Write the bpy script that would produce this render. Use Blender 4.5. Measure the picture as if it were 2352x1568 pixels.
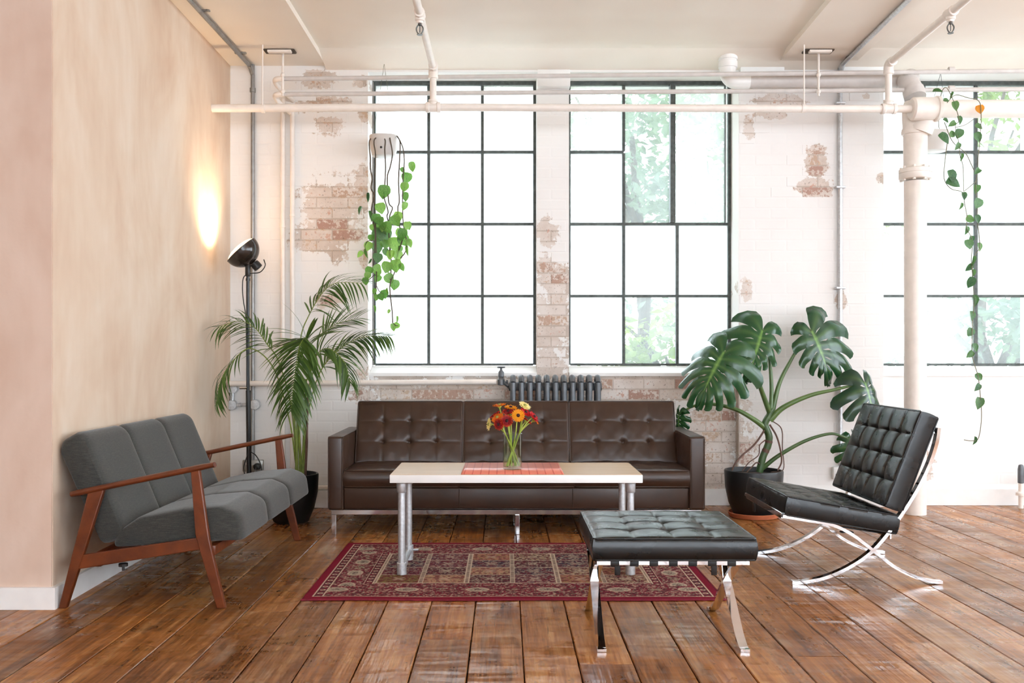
import bpy, bmesh, math, random
import numpy as np
from mathutils import Vector, Matrix, Euler

# ------------------------------------------------------------------ camera, sky, exposure
SC = bpy.context.scene
COL = SC.collection
for o in list(bpy.data.objects):
    bpy.data.objects.remove(o)
F, U0, V0, CH = 2150.0, 1160.0, 815.0, 1.10          # focal length in pixels, horizon point, eye height
cam_d = bpy.data.cameras.new('camera')
cam_d.sensor_width = 36.0
cam_d.lens = 36.0 * F / 2352.0
cam_d.shift_x = (1176.0 - U0) / 2352.0
cam_d.shift_y = (V0 - 784.0) / 2352.0
cam_d.clip_end = 200
cam = bpy.data.objects.new('camera', cam_d)
COL.objects.link(cam)
cam.location = (0, 0, CH)
cam.rotation_euler = (math.radians(90), 0, 0)
SC.camera = cam

SKY = 5.0
world = bpy.data.worlds.new('overcast_sky')
SC.world = world
world.use_nodes = True
bg = world.node_tree.nodes['Background']
bg.inputs['Color'].default_value = (0.87, 0.965, 1.07, 1)
bg.inputs['Strength'].default_value = SKY

SC.view_settings.view_transform = 'Standard'
SC.view_settings.look = 'None'
SC.view_settings.gamma = 1.0
SC.view_settings.use_curve_mapping = False
SC.view_settings.exposure = 0.70
SC.cycles.use_denoising = True
SC.cycles.adaptive_threshold = 0.1
SC.cycles.adaptive_min_samples = 12
SC.cycles.use_light_tree = False
SC.cycles.max_bounces = 8
SC.cycles.diffuse_bounces = 4
SC.cycles.glossy_bounces = 4
SC.cycles.transmission_bounces = 6
SC.cycles.transparent_max_bounces = 10
SC.cycles.sample_clamp_indirect = 8.0
SC.cycles.caustics_reflective = False
SC.cycles.caustics_refractive = False


def portal(name, loc, rot, sx, sy):
    d = bpy.data.lights.new(name, 'AREA')
    d.shape = 'RECTANGLE'
    d.size, d.size_y = sx, sy
    d.cycles.is_portal = True
    o = bpy.data.objects.new(name, d)
    COL.objects.link(o)
    o.location = loc
    o.rotation_euler = rot
    return o


R90 = math.radians(90)
portal('daylight_portal', (0.35, 7.3, 2.08), (-R90, 0, 0), 2.7, 2.2)
portal('daylight_portal', (4.1, 7.3, 2.08), (-R90, 0, 0), 2.75, 2.2)
portal('daylight_portal', (2.1, -3.45, 1.95), (R90, 0, 0), 8.4, 2.3)
portal('daylight_portal', (6.75, 2.4, 1.95), (R90, 0, R90), 7.6, 2.3)

rng = random.Random(7)
nrg = np.random.default_rng(7)


def at(u, v, Y):
    """a point of the photograph at the depth Y of the place"""
    return Vector(((u - U0) * Y / F, Y, CH - (v - V0) * Y / F))


# ------------------------------------------------------------------ materials
def lin(r, g, b):
    def c(x):
        x /= 255.0
        return x / 12.92 if x <= 0.04045 else ((x + 0.055) / 1.055) ** 2.4
    return (c(r), c(g), c(b), 1.0)


class NT:
    def __init__(self, name):
        self.m = bpy.data.materials.new(name)
        self.m.use_nodes = True
        self.t = self.m.node_tree
        self.b = self.t.nodes['Principled BSDF']
        self.out = self.t.nodes['Material Output']

    def n(self, typ, **kw):
        nd = self.t.nodes.new(typ)
        for k, v in kw.items():
            setattr(nd, k, v)
        return nd

    def l(self, a, b):
        self.t.links.new(a, b)

    def put(self, sock, val):
        if hasattr(val, 'is_linked') or isinstance(val, bpy.types.NodeSocket):
            self.l(val, sock)
        else:
            sock.default_value = val

    def math(self, op, a, b=0.0, clamp=False):
        nd = self.n('ShaderNodeMath', operation=op, use_clamp=clamp)
        self.put(nd.inputs[0], a)
        self.put(nd.inputs[1], b)
        return nd.outputs[0]

    def vmath(self, op, a, b):
        nd = self.n('ShaderNodeVectorMath', operation=op)
        self.put(nd.inputs[0], a)
        self.put(nd.inputs[1], b)
        return nd.outputs['Value'] if op in ('LENGTH', 'DOT_PRODUCT') else nd.outputs[0]

    def pos(self):
        return self.n('ShaderNodeNewGeometry').outputs['Position']

    def objc(self):
        return self.n('ShaderNodeTexCoord').outputs['Object']

    def rand(self):
        return self.n('ShaderNodeObjectInfo').outputs['Random']

    def noise(self, vec, scale, detail=3.0, rough=0.5, dist=0.0):
        nd = self.n('ShaderNodeTexNoise')
        if vec is not None:
            self.l(vec, nd.inputs['Vector'])
        nd.inputs['Scale'].default_value = scale
        nd.inputs['Detail'].default_value = detail
        nd.inputs['Roughness'].default_value = rough
        nd.inputs['Distortion'].default_value = dist
        return nd.outputs['Fac']

    def ramp(self, fac, stops, interp='LINEAR'):
        nd = self.n('ShaderNodeValToRGB')
        cr = nd.color_ramp
        cr.interpolation = interp
        while len(cr.elements) > 1:
            cr.elements.remove(cr.elements[0])
        first = True
        for p, c in stops:
            if not isinstance(c, (tuple, list)):
                c = (c, c, c, 1)
            if first:
                e = cr.elements[0]
                e.position = p
                first = False
            else:
                e = cr.elements.new(p)
            e.color = c
        self.l(fac, nd.inputs[0])
        return nd.outputs[0]

    def mix(self, fac, a, b, blend='MIX'):
        nd = self.n('ShaderNodeMix', data_type='RGBA', blend_type=blend)
        self.put(nd.inputs[0], fac)
        self.put(nd.inputs[6], a)
        self.put(nd.inputs[7], b)
        return nd.outputs[2]

    def bump(self, h, strength=0.3, dist=0.01, normal=None):
        nd = self.n('ShaderNodeBump')
        nd.inputs['Strength'].default_value = strength
        nd.inputs['Distance'].default_value = dist
        self.l(h, nd.inputs['Height'])
        if normal is not None:
            self.l(normal, nd.inputs['Normal'])
        self.l(nd.outputs[0], self.b.inputs['Normal'])
        return nd.outputs[0]

    def set(self, col=None, rough=None, metal=None, spec=None, **kw):
        b = self.b
        if col is not None:
            self.put(b.inputs['Base Color'], col)
        if rough is not None:
            self.put(b.inputs['Roughness'], rough)
        if metal is not None:
            b.inputs['Metallic'].default_value = metal
        if spec is not None:
            b.inputs['Specular IOR Level'].default_value = spec
        for k, v in kw.items():
            self.put(b.inputs[k.replace('_', ' ')], v)
        return self

    def scaled(self, vec, s):
        return self.vmath('MULTIPLY', vec, s)


M = {}


def simple(name, col, rough=0.5, metal=0.0, spec=None, nscale=None, namt=0.15, bump=None):
    t = NT(name)
    c = col
    if nscale:
        f = t.noise(t.objc(), nscale, 2, 0.6)
        d = tuple(x * (1 - namt) for x in col[:3]) + (1,)
        e = tuple(min(1, x * (1 + namt)) for x in col[:3]) + (1,)
        c = t.ramp(f, [(0.3, d), (0.7, e)])
    t.set(c, rough, metal, spec)
    if bump:
        t.bump(t.noise(t.objc(), bump[0], 4, 0.6), bump[1], bump[2])
    M[name] = t.m
    return t.m


simple('white_paint', lin(243, 241, 238), 0.55, nscale=6, namt=0.04)
simple('trim_paint', lin(241, 239, 236), 0.4, nscale=9, namt=0.04, bump=(30, 0.1, 0.003))
simple('pipe_paint', lin(241, 232, 223), 0.38, nscale=14, namt=0.04, bump=(60, 0.08, 0.002))
simple('dusty_pipe_paint', lin(206, 199, 194), 0.5, nscale=14, namt=0.06, bump=(60, 0.08, 0.002))
simple('galvanized', lin(204, 207, 210), 0.42, 0.75, nscale=60, namt=0.16, bump=(120, 0.08, 0.001))
simple('grey_conduit', lin(148, 147, 145), 0.42, 0.7, nscale=20, namt=0.15)
simple('chrome', (0.86, 0.86, 0.87, 1), 0.05, 1.0)
simple('chrome_dull', (0.74, 0.74, 0.75, 1), 0.12, 1.0)
simple('black_metal', lin(26, 24, 23), 0.28)
simple('black_plastic', lin(24, 24, 25), 0.4)
simple('lamp_shell', lin(44, 34, 28), 0.16, spec=0.6)
simple('iron', lin(104, 108, 112), 0.36, 0.25, nscale=25, namt=0.12, bump=(70, 0.1, 0.002))
simple('brass_valve', lin(118, 118, 116), 0.4, 0.6)
simple('frame_steel', lin(72, 78, 74), 0.5, nscale=30, namt=0.35, bump=(90, 0.25, 0.003))
simple('black_pot', lin(22, 23, 24), 0.42, nscale=12, namt=0.2)
simple('terracotta', lin(184, 104, 68), 0.8, nscale=20, namt=0.12)
simple('soil', lin(58, 44, 36), 0.95, nscale=40, namt=0.5, bump=(60, 0.8, 0.01))
simple('white_ceramic', lin(208, 202, 196), 0.3)
simple('strap', lin(20, 20, 21), 0.4)
simple('aerial_root', lin(98, 72, 62), 0.8, nscale=30, namt=0.25)
simple('palm_stem', lin(124, 140, 58), 0.5, nscale=18, namt=0.3)
simple('vine_stem', lin(84, 72, 58), 0.7)
simple('thin_vine_stem', lin(120, 116, 92), 0.7)
simple('bark', lin(88, 78, 68), 0.9, nscale=9, namt=0.3)
simple('socket_metal', lin(170, 168, 162), 0.35, 0.6)
simple('socket_white', lin(236, 236, 234), 0.35)
simple('subfloor', lin(30, 20, 14), 0.9)
simple('pale_bounce_ground', lin(196, 192, 184), 0.95, nscale=3, namt=0.1)
simple('flower_center_dark', lin(58, 14, 20), 0.8, nscale=200, namt=0.5)
simple('flower_center_green', lin(150, 150, 70), 0.8, nscale=200, namt=0.3)


def leaf_mat(name, c1, c2, rough=0.35, scale=14, trans=0.3, vein=None):
    t = NT(name)
    f = t.noise(t.objc(), scale, 3, 0.5)
    r = t.rand()
    f2 = t.math('ADD', t.math('MULTIPLY', f, 0.6), t.math('MULTIPLY', r, 0.4))
    c = t.ramp(f2, [(0.25, c1), (0.75, c2)])
    if vein:
        at_ = t.n('ShaderNodeAttribute', attribute_name='vein')
        c = t.mix(at_.outputs['Fac'], c, vein)
    t.set(c, rough, spec=0.5)
    tr = t.n('ShaderNodeBsdfTranslucent')
    lighter = t.mix(0.5, c, (0.45, 0.75, 0.12, 1), 'MULTIPLY')
    hsv = t.n('ShaderNodeHueSaturation')
    hsv.inputs['Value'].default_value = 1.9
    t.l(c, hsv.inputs['Color'])
    t.l(hsv.outputs[0], tr.inputs['Color'])
    ms = t.n('ShaderNodeMixShader')
    ms.inputs[0].default_value = trans
    t.l(t.b.outputs[0], ms.inputs[1])
    t.l(tr.outputs[0], ms.inputs[2])
    t.l(ms.outputs[0], t.out.inputs['Surface'])
    M[name] = t.m
    return t.m


leaf_mat('palm_leaf', lin(52, 78, 34), lin(92, 122, 52), 0.42, 8, 0.22)
leaf_mat('monstera_leaf', lin(22, 52, 34), lin(42, 82, 46), 0.2, 6, 0.12, vein=lin(120, 160, 84))
leaf_mat('heart_leaf', lin(72, 118, 52), lin(134, 172, 84), 0.35, 10, 0.42)
leaf_mat('dark_heart_leaf', lin(52, 88, 58), lin(98, 134, 78), 0.4, 10, 0.3)
leaf_mat('amber_leaf', lin(190, 120, 30), lin(220, 150, 40), 0.5, 10, 0.3)
leaf_mat('monstera_stem', lin(58, 84, 46), lin(92, 118, 64), 0.35, 9, 0.0)
leaf_mat('flower_stem', lin(150, 172, 62), lin(192, 206, 104), 0.4, 9, 0.25)
leaf_mat('tree_leaf', lin(86, 112, 54), lin(152, 170, 84), 0.6, 1.5, 0.3)
leaf_mat('pale_tree_leaf', lin(96, 114, 96), lin(156, 170, 130), 0.6, 1.5, 0.3)


def petal_mat(name, inner, outer):
    t = NT(name)
    a = t.n('ShaderNodeAttribute', attribute_name='rad')
    c = t.ramp(a.outputs['Fac'], [(0.2, inner), (0.55, inner), (0.95, outer)])
    t.set(c, 0.5)
    tr = t.n('ShaderNodeBsdfTranslucent')
    t.l(c, tr.inputs['Color'])
    ms = t.n('ShaderNodeMixShader')
    ms.inputs[0].default_value = 0.3
    t.l(t.b.outputs[0], ms.inputs[1])
    t.l(tr.outputs[0], ms.inputs[2])
    t.l(ms.outputs[0], t.out.inputs['Surface'])
    M[name] = t.m


petal_mat('petal_orange', lin(236, 120, 20), lin(240, 132, 26))
petal_mat('petal_yellow', lin(246, 170, 24), lin(244, 150, 20))
petal_mat('petal_cream', lin(246, 232, 150), lin(246, 236, 176))
petal_mat('petal_red', lin(200, 14, 28), lin(222, 24, 34))
petal_mat('petal_darkred', lin(150, 10, 26), lin(222, 70, 30))


def glass_mat(name, transp, tint, trans_col, glossy=0.04, dirt=0.0):
    """window glass: clear part + light-scattering part"""
    t = NT(name)
    t.t.nodes.remove(t.b)
    tb = t.n('ShaderNodeBsdfTransparent')
    tb.inputs['Color'].default_value = tint
    tl = t.n('ShaderNodeBsdfTranslucent')
    tl.inputs['Color'].default_value = trans_col
    gl = t.n('ShaderNodeBsdfGlossy')
    gl.inputs['Roughness'].default_value = 0.15
    m1 = t.n('ShaderNodeMixShader')
    if dirt:
        nz = t.noise(t.pos(), 2.2, 6, 0.65)
        fac = t.ramp(nz, [(0.35, 1 - transp - dirt), (0.7, 1 - transp + dirt)])
        t.l(fac, m1.inputs[0])
    else:
        m1.inputs[0].default_value = 1 - transp
    t.l(tb.outputs[0], m1.inputs[1])
    t.l(tl.outputs[0], m1.inputs[2])
    m2 = t.n('ShaderNodeMixShader')
    m2.inputs[0].default_value = glossy
    t.l(m1.outputs[0], m2.inputs[1])
    t.l(gl.outputs[0], m2.inputs[2])
    t.l(m2.outputs[0], t.out.inputs['Surface'])
    M[name] = t.m


glass_mat('frosted_glass', 0.40, (0.74, 0.75, 0.74, 1), (0.74, 0.755, 0.745, 1), 0.03)
glass_mat('hazy_glass', 0.72, (0.74, 0.76, 0.73, 1), (0.70, 0.73, 0.70, 1), 0.03, 0.15)
glass_mat('clear_glass', 0.90, (0.74, 0.765, 0.75, 1), (0.66, 0.70, 0.70, 1), 0.04, 0.05)

# vase glass and water
t = NT('vase_glass')
t.t.nodes.remove(t.b)
tb = t.n('ShaderNodeBsdfTransparent')
tb.inputs['Color'].default_value = (0.93, 0.96, 0.92, 1)
gl = t.n('ShaderNodeBsdfGlossy')
gl.inputs['Roughness'].default_value = 0.03
fr = t.n('ShaderNodeLayerWeight')
fr.inputs['Blend'].default_value = 0.25
ms = t.n('ShaderNodeMixShader')
t.l(t.math('MULTIPLY', fr.outputs['Facing'], 0.55), ms.inputs[0])
t.l(tb.outputs[0], ms.inputs[1])
t.l(gl.outputs[0], ms.inputs[2])
t.l(ms.outputs[0], t.out.inputs['Surface'])
M['vase_glass'] = t.m
t = NT('water')
t.t.nodes.remove(t.b)
tb = t.n('ShaderNodeBsdfTransparent')
tb.inputs['Color'].default_value = (0.95, 0.97, 0.86, 1)
gl = t.n('ShaderNodeBsdfGlossy')
gl.inputs['Roughness'].default_value = 0.02
ms = t.n('ShaderNodeMixShader')
ms.inputs[0].default_value = 0.08
t.l(tb.outputs[0], ms.inputs[1])
t.l(gl.outputs[0], ms.inputs[2])
t.l(ms.outputs[0], t.out.inputs['Surface'])
M['water'] = t.m

# lamp lens
t = NT('lamp_lens')
t.set(lin(255, 240, 214), 0.3)
t.b.inputs['Emission Color'].default_value = lin(255, 226, 178)
t.b.inputs['Emission Strength'].default_value = 1.1
M['lamp_lens'] = t.m

# plaster of the left wall
def plaster(name, c1, c2, c3):
    t = NT(name)
    p = t.pos()
    n1 = t.noise(t.vmath('MULTIPLY', p, (1.0, 1.0, 0.6)), 1.5, 4, 0.62, 0.6)
    n2 = t.noise(t.vmath('MULTIPLY', p, (6, 6, 1.6)), 2.0, 2, 0.6)
    f = t.math('ADD', t.math('MULTIPLY', n1, 0.82), t.math('MULTIPLY', n2, 0.18))
    t.set(t.ramp(f, [(0.34, c1), (0.5, c2), (0.64, c3)]), 0.62)
    t.bump(t.noise(p, 40, 1, 0.6), 0.12, 0.004)
    M[name] = t.m


plaster('cream_plaster', lin(212, 181, 155), lin(223, 199, 175), lin(230, 211, 191))
plaster('shade_tinted_plaster', lin(206, 174, 153), lin(217, 190, 171), lin(225, 201, 184))  # same plaster; the pinker, darker light on the return is put into its colour

# ceiling
t = NT('ceiling_paint')
p = t.pos()
c = t.ramp(t.noise(p, 1.3, 2, 0.55), [(0.35, lin(240, 228, 214)), (0.65, lin(246, 237, 225))])
t.set(c, 0.6)
M['ceiling_paint'] = t.m

# painted brick with flaked patches: (u, v, half width, half height) read on the wall
PATCH = [(735, 180, 42, 24), (748, 240, 62, 20), (756, 288, 36, 26), (830, 190, 18, 16), (838, 262, 16, 20),
         (762, 470, 88, 62), (745, 540, 90, 45), (705, 545, 36, 36), (770, 582, 30, 22), (832, 440, 22, 75), (838, 590, 14, 30),
         (760, 690, 34, 18), (1258, 536, 30, 34), (1252, 610, 26, 30), (1275, 650, 46, 45), (1268, 745, 52, 100), (1262, 830, 46, 45),
         (1785, 232, 62, 20), (1770, 262, 45, 14), (1722, 300, 16, 28), (1875, 372, 24, 40), (1872, 428, 44, 22), (1990, 222, 12, 10), (2024, 408, 12, 14),
         (1715, 665, 18, 24), (1930, 690, 14, 20), (1000, 905, 190, 34), (930, 860, 100, 22), (1130, 900, 130, 40), (1150, 845, 90, 18),
         (1420, 880, 150, 40), (1560, 880, 130, 48), (1640, 985, 80, 125), (1650, 1110, 70, 70), (1450, 912, 120, 20), (2140, 1075, 16, 34)]
PW = []
for (u, v, ru, rv) in PATCH:
    Yp = 6.88 if (848 < u < 1690) else 6.8
    c = at(u, v, Yp)
    PW.append((c.x, c.z, ru * Yp / F, rv * Yp / F))


def patch_value(x, z):
    return max(1 - math.hypot((x - a) / ra, (z - b) / rb) for a, b, ra, rb in PW)


def flaky(name, mortar=False):
    t = NT(name)
    p = t.pos()
    acc = None
    for (a, b, ra, rb) in PW:
        d = t.vmath('MULTIPLY', t.vmath('SUBTRACT', p, (a, 0, b)), (1 / ra, 0, 1 / rb))
        e = t.math('SUBTRACT', 1.0, t.vmath('LENGTH', d, (0, 0, 0)))
        acc = e if acc is None else t.math('MAXIMUM', acc, e)
    nA = t.noise(p, 9, 6, 0.65)
    nB = t.noise(p, 34, 5, 0.7)
    nC = t.noise(p, 4.5, 3, 0.6)
    acc = t.math('ADD', acc, t.math('MULTIPLY', t.math('SUBTRACT', t.rand(), 0.5), 0.5)) if not mortar else acc
    m0 = t.math('ADD', acc, t.math('MULTIPLY', t.math('SUBTRACT', nA, 0.5), 2.2))
    thin = t.ramp(t.math('ADD', m0, t.math('MULTIPLY', t.math('SUBTRACT', nB, 0.5), 1.3)), [(0.02, 0.0), (0.10, 1.0)])
    bare = t.ramp(t.math('ADD', t.math('ADD', t.math('MULTIPLY', m0, 0.45), t.math('MULTIPLY', t.math('SUBTRACT', nB, 0.5), 2.4)),
                         t.math('MULTIPLY', t.math('SUBTRACT', t.rand(), 0.70), 0.55)), [(0.26, 0.0), (0.46, 1.0)])
    rr = t.rand()
    brick = t.ramp(rr, [(0.0, lin(200, 144, 126)), (0.35, lin(208, 166, 148)), (0.6, lin(206, 180, 154)), (1.0, lin(176, 138, 124))])
    beige = t.ramp(nC, [(0.35, lin(188, 172, 158)), (0.65, lin(214, 201, 190))] if mortar else [(0.3, lin(206, 190, 177)), (0.5, lin(222, 210, 200)), (0.7, lin(232, 224, 217))])
    pits = t.ramp(t.noise(p, 60, 4, 0.7), [(0.33, 1.0), (0.40, 0.0)])
    pits = t.math('MULTIPLY', pits, thin)
    paint = t.ramp(t.noise(p, 2.0, 3, 0.5), [(0.3, lin(240, 237, 234)), (0.7, lin(244, 242, 239))])
    c = t.mix(thin, paint, beige)
    c = t.mix(t.math('MULTIPLY', bare, thin), c, brick)
    c = t.mix(t.math('MULTIPLY', pits, 0.7), c, lin(112, 88, 74))
    t.set(c, 0.68)
    h = t.math('SUBTRACT', t.math('MULTIPLY', nB, 0.5), t.math('MULTIPLY', thin, 0.8))
    t.bump(h, 0.25, 0.003)
    M[name] = t.m


flaky('painted_brick')
flaky('painted_mortar', True)
t = NT('wall_paint')
t.set(t.ramp(t.noise(t.pos(), 2.0, 3, 0.5), [(0.3, lin(240, 237, 234)), (0.7, lin(244, 242, 239))]), 0.68)
t.bump(t.noise(t.pos(), 30, 1, 0.6), 0.12, 0.003)
M['wall_paint'] = t.m

# floor planks
t = NT('floor_wood')
p = t.pos()
rnd = t.rand()
cx = t.n('ShaderNodeCombineXYZ')
t.l(t.math('MULTIPLY', rnd, 37.0), cx.inputs[1])
t.l(t.math('MULTIPLY', rnd, 11.0), cx.inputs[2])
q = t.vmath('ADD', p, cx.outputs[0])
grain = t.noise(t.vmath('MULTIPLY', q, (26, 1.6, 1)), 1.0, 4, 0.62)
fine = t.noise(t.vmath('MULTIPLY', q, (110, 5, 1)), 1.0, 1, 0.6)
big = t.noise(t.vmath('MULTIPLY', q, (3.2, 1.3, 1)), 1.0, 2, 0.55)
f = t.math('ADD', t.math('ADD', t.math('MULTIPLY', grain, 0.50), t.math('MULTIPLY', big, 0.30)), t.math('MULTIPLY', fine, 0.20))
c = t.ramp(f, [(0.30, lin(78, 47, 24)), (0.42, lin(132, 82, 43)), (0.52, lin(170, 112, 60)), (0.66, lin(206, 154, 98))])
c2 = t.ramp(rnd, [(0.0, lin(206, 200, 196)), (0.5, lin(238, 234, 230)), (1.0, lin(255, 244, 226))])
c = t.mix(1.0, c, c2, 'MULTIPLY')
worn = t.ramp(t.noise(t.vmath('MULTIPLY', q, (5, 1.5, 1)), 1.0, 4, 0.7), [(0.56, 0.0), (0.72, 1.0)])
c = t.mix(t.math('MULTIPLY', worn, 0.6), c, lin(176, 152, 126))
stain = t.ramp(t.noise(t.vmath('MULTIPLY', q, (9, 2.4, 1)), 1.0, 4, 0.78), [(0.30, 1.0), (0.43, 0.0)])
c = t.mix(t.math('MULTIPLY', stain, 0.65), c, lin(78, 58, 46))
vor = t.n('ShaderNodeTexVoronoi', feature='F1')
t.l(t.vmath('MULTIPLY', q, (1, 1, 0)), vor.inputs['Vector'])
vor.inputs['Scale'].default_value = 16
spot = t.ramp(vor.outputs['Distance'], [(0.05, 1.0), (0.10, 0.0)])
spot = t.math('MULTIPLY', spot, t.ramp(t.noise(q, 7, 0), [(0.5, 0.0), (0.6, 1.0)]))
c = t.mix(t.math('MULTIPLY', spot, 0.75), c, lin(52, 34, 24))
crk = t.noise(t.vmath('MULTIPLY', q, (55, 1.1, 1)), 1.0, 1, 0.5)
crk = t.ramp(t.math('ABSOLUTE', t.math('SUBTRACT', crk, 0.5)), [(0.0, 1.0), (0.012, 0.0)])
crk = t.math('MULTIPLY', crk, t.ramp(t.noise(q, 2.2, 1, 0.6), [(0.54, 0.0), (0.62, 1.0)]))
c = t.mix(t.math('MULTIPLY', crk, 0.8), c, lin(44, 28, 19))
rg = t.ramp(t.noise(q, 3.5, 3, 0.65), [(0.32, 0.16), (0.68, 0.46)])
t.set(c, rg, spec=0.42)
wav = t.noise(t.vmath('MULTIPLY', q, (2.0, 7.5, 1)), 1.0, 2, 0.55)
bh = t.math('ADD', wav, t.math('MULTIPLY', t.noise(t.vmath('MULTIPLY', q, (34, 2.4, 1)), 1.0, 2, 0.6), 0.28))
t.bump(bh, 0.6, 0.022)
M['floor_wood'] = t.m


def leather(name, col, rough, wr=0.25, cool=None):
    t = NT(name)
    o = t.objc()
    n = t.noise(o, 5, 5, 0.6)
    d = tuple(x * 0.8 for x in col[:3]) + (1,)
    e = tuple(x * 1.2 for x in col[:3]) + (1,)
    c = t.ramp(n, [(0.3, d), (0.7, e)])
    t.set(c, t.ramp(t.noise(o, 12, 4), [(0.3, rough - 0.03), (0.7, rough + 0.05)]), spec=cool or 0.45)
    wr1 = t.noise(o, 9, 3, 0.5, 0.8)
    gr = t.noise(o, 260, 2, 0.5)
    t.bump(t.math('ADD', t.math('MULTIPLY', wr1, 1.0), t.math('MULTIPLY', gr, 0.08)), wr, 0.012)
    M[name] = t.m


leather('brown_leather', lin(62, 43, 32), 0.32, 0.09)
leather('black_leather', lin(12, 13, 13), 0.28, 0.09, 0.5)

# grey fabric
t = NT('grey_fabric')
o = t.objc()
s1 = t.noise(t.vmath('MULTIPLY', o, (40, 40, 420)), 1.0, 3, 0.6)
s2 = t.noise(t.vmath('MULTIPLY', o, (260, 260, 260)), 1.0, 2, 0.6)
f = t.math('ADD', t.math('MULTIPLY', s1, 0.6), t.math('MULTIPLY', s2, 0.4))
c = t.ramp(f, [(0.3, lin(46, 47, 47)), (0.5, lin(60, 60, 57)), (0.7, lin(80, 79, 73))])
t.set(c, 0.9, spec=0.2)
t.b.inputs['Sheen Weight'].default_value = 0.25
t.bump(f, 0.25, 0.002)
M['grey_fabric'] = t.m


def wood(name, c1, c2, axis=(3, 40, 40), rough=0.35):
    t = NT(name)
    o = t.objc()
    n = t.noise(t.vmath('MULTIPLY', o, axis), 1.0, 5, 0.6, 0.3)
    t.set(t.ramp(n, [(0.3, c1), (0.7, c2)]), rough)
    t.bump(n, 0.05, 0.002)
    M[name] = t.m


wood('teak', lin(84, 38, 17), lin(120, 58, 26), (10, 40, 10), 0.34)
wood('table_wood', lin(190, 154, 112), lin(216, 188, 150), (2.0, 40, 40), 0.3)

# runner on the table: pink with woven red stripes
t = NT('runner_cloth')
p = t.pos()
sx = t.n('ShaderNodeSeparateXYZ')
t.l(p, sx.inputs[0])
w1 = t.math('ABSOLUTE', t.math('SINE', t.math('MULTIPLY', sx.outputs[0], 78.0)))
w2 = t.math('ABSOLUTE', t.math('SINE', t.math('MULTIPLY', sx.outputs[1], 62.0)))
g = t.math('MAXIMUM', t.ramp(w1, [(0.0, 1.0), (0.35, 0.0)]), t.math('MULTIPLY', t.ramp(w2, [(0.0, 1.0), (0.3, 0.0)]), 0.5))
t.set(t.mix(g, lin(224, 130, 108), lin(190, 78, 66)), 0.28, spec=0.5)
M['runner_cloth'] = t.m

# rug: woven pattern stored as a colour on the pile
t = NT('rug_pile')
a = t.n('ShaderNodeAttribute', attribute_name='pile')
t.set(a.outputs['Color'], 0.95, spec=0.1)
t.bump(t.noise(t.objc(), 320, 2, 0.6), 0.4, 0.004)
M['rug_pile'] = t.m
simple('rug_edge', lin(120, 24, 42), 0.95, nscale=60, namt=0.2)

# ------------------------------------------------------------------ mesh helpers
WL = {}


def reg(o, w):
    WL[o.name] = Vector(w)


def frame_from(d, up=Vector((0, 0, 1))):
    """rotation whose z axis is d"""
    z = Vector(d).normalized()
    if abs(z.dot(up)) > 0.98:
        up = Vector((0, 1, 0))
    x = up.cross(z).normalized()
    y = z.cross(x)
    return Matrix((x, y, z)).transposed()


def smooth_path(pts, n=6):
    """Catmull-Rom through the points"""
    P = [Vector(p) for p in pts]
    if len(P) < 3:
        return P
    Q = [P[0] * 2 - P[1]] + P + [P[-1] * 2 - P[-2]]
    out = []
    for i in range(1, len(Q) - 2):
        a, b, c, d = Q[i - 1], Q[i], Q[i + 1], Q[i + 2]
        for k in range(n):
            s = k / n
            out.append(0.5 * ((2 * b) + (c - a) * s + (2 * a - 5 * b + 4 * c - d) * s * s + (3 * b - a - 3 * c + d) * s ** 3))
    out.append(P[-1])
    return out


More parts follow.
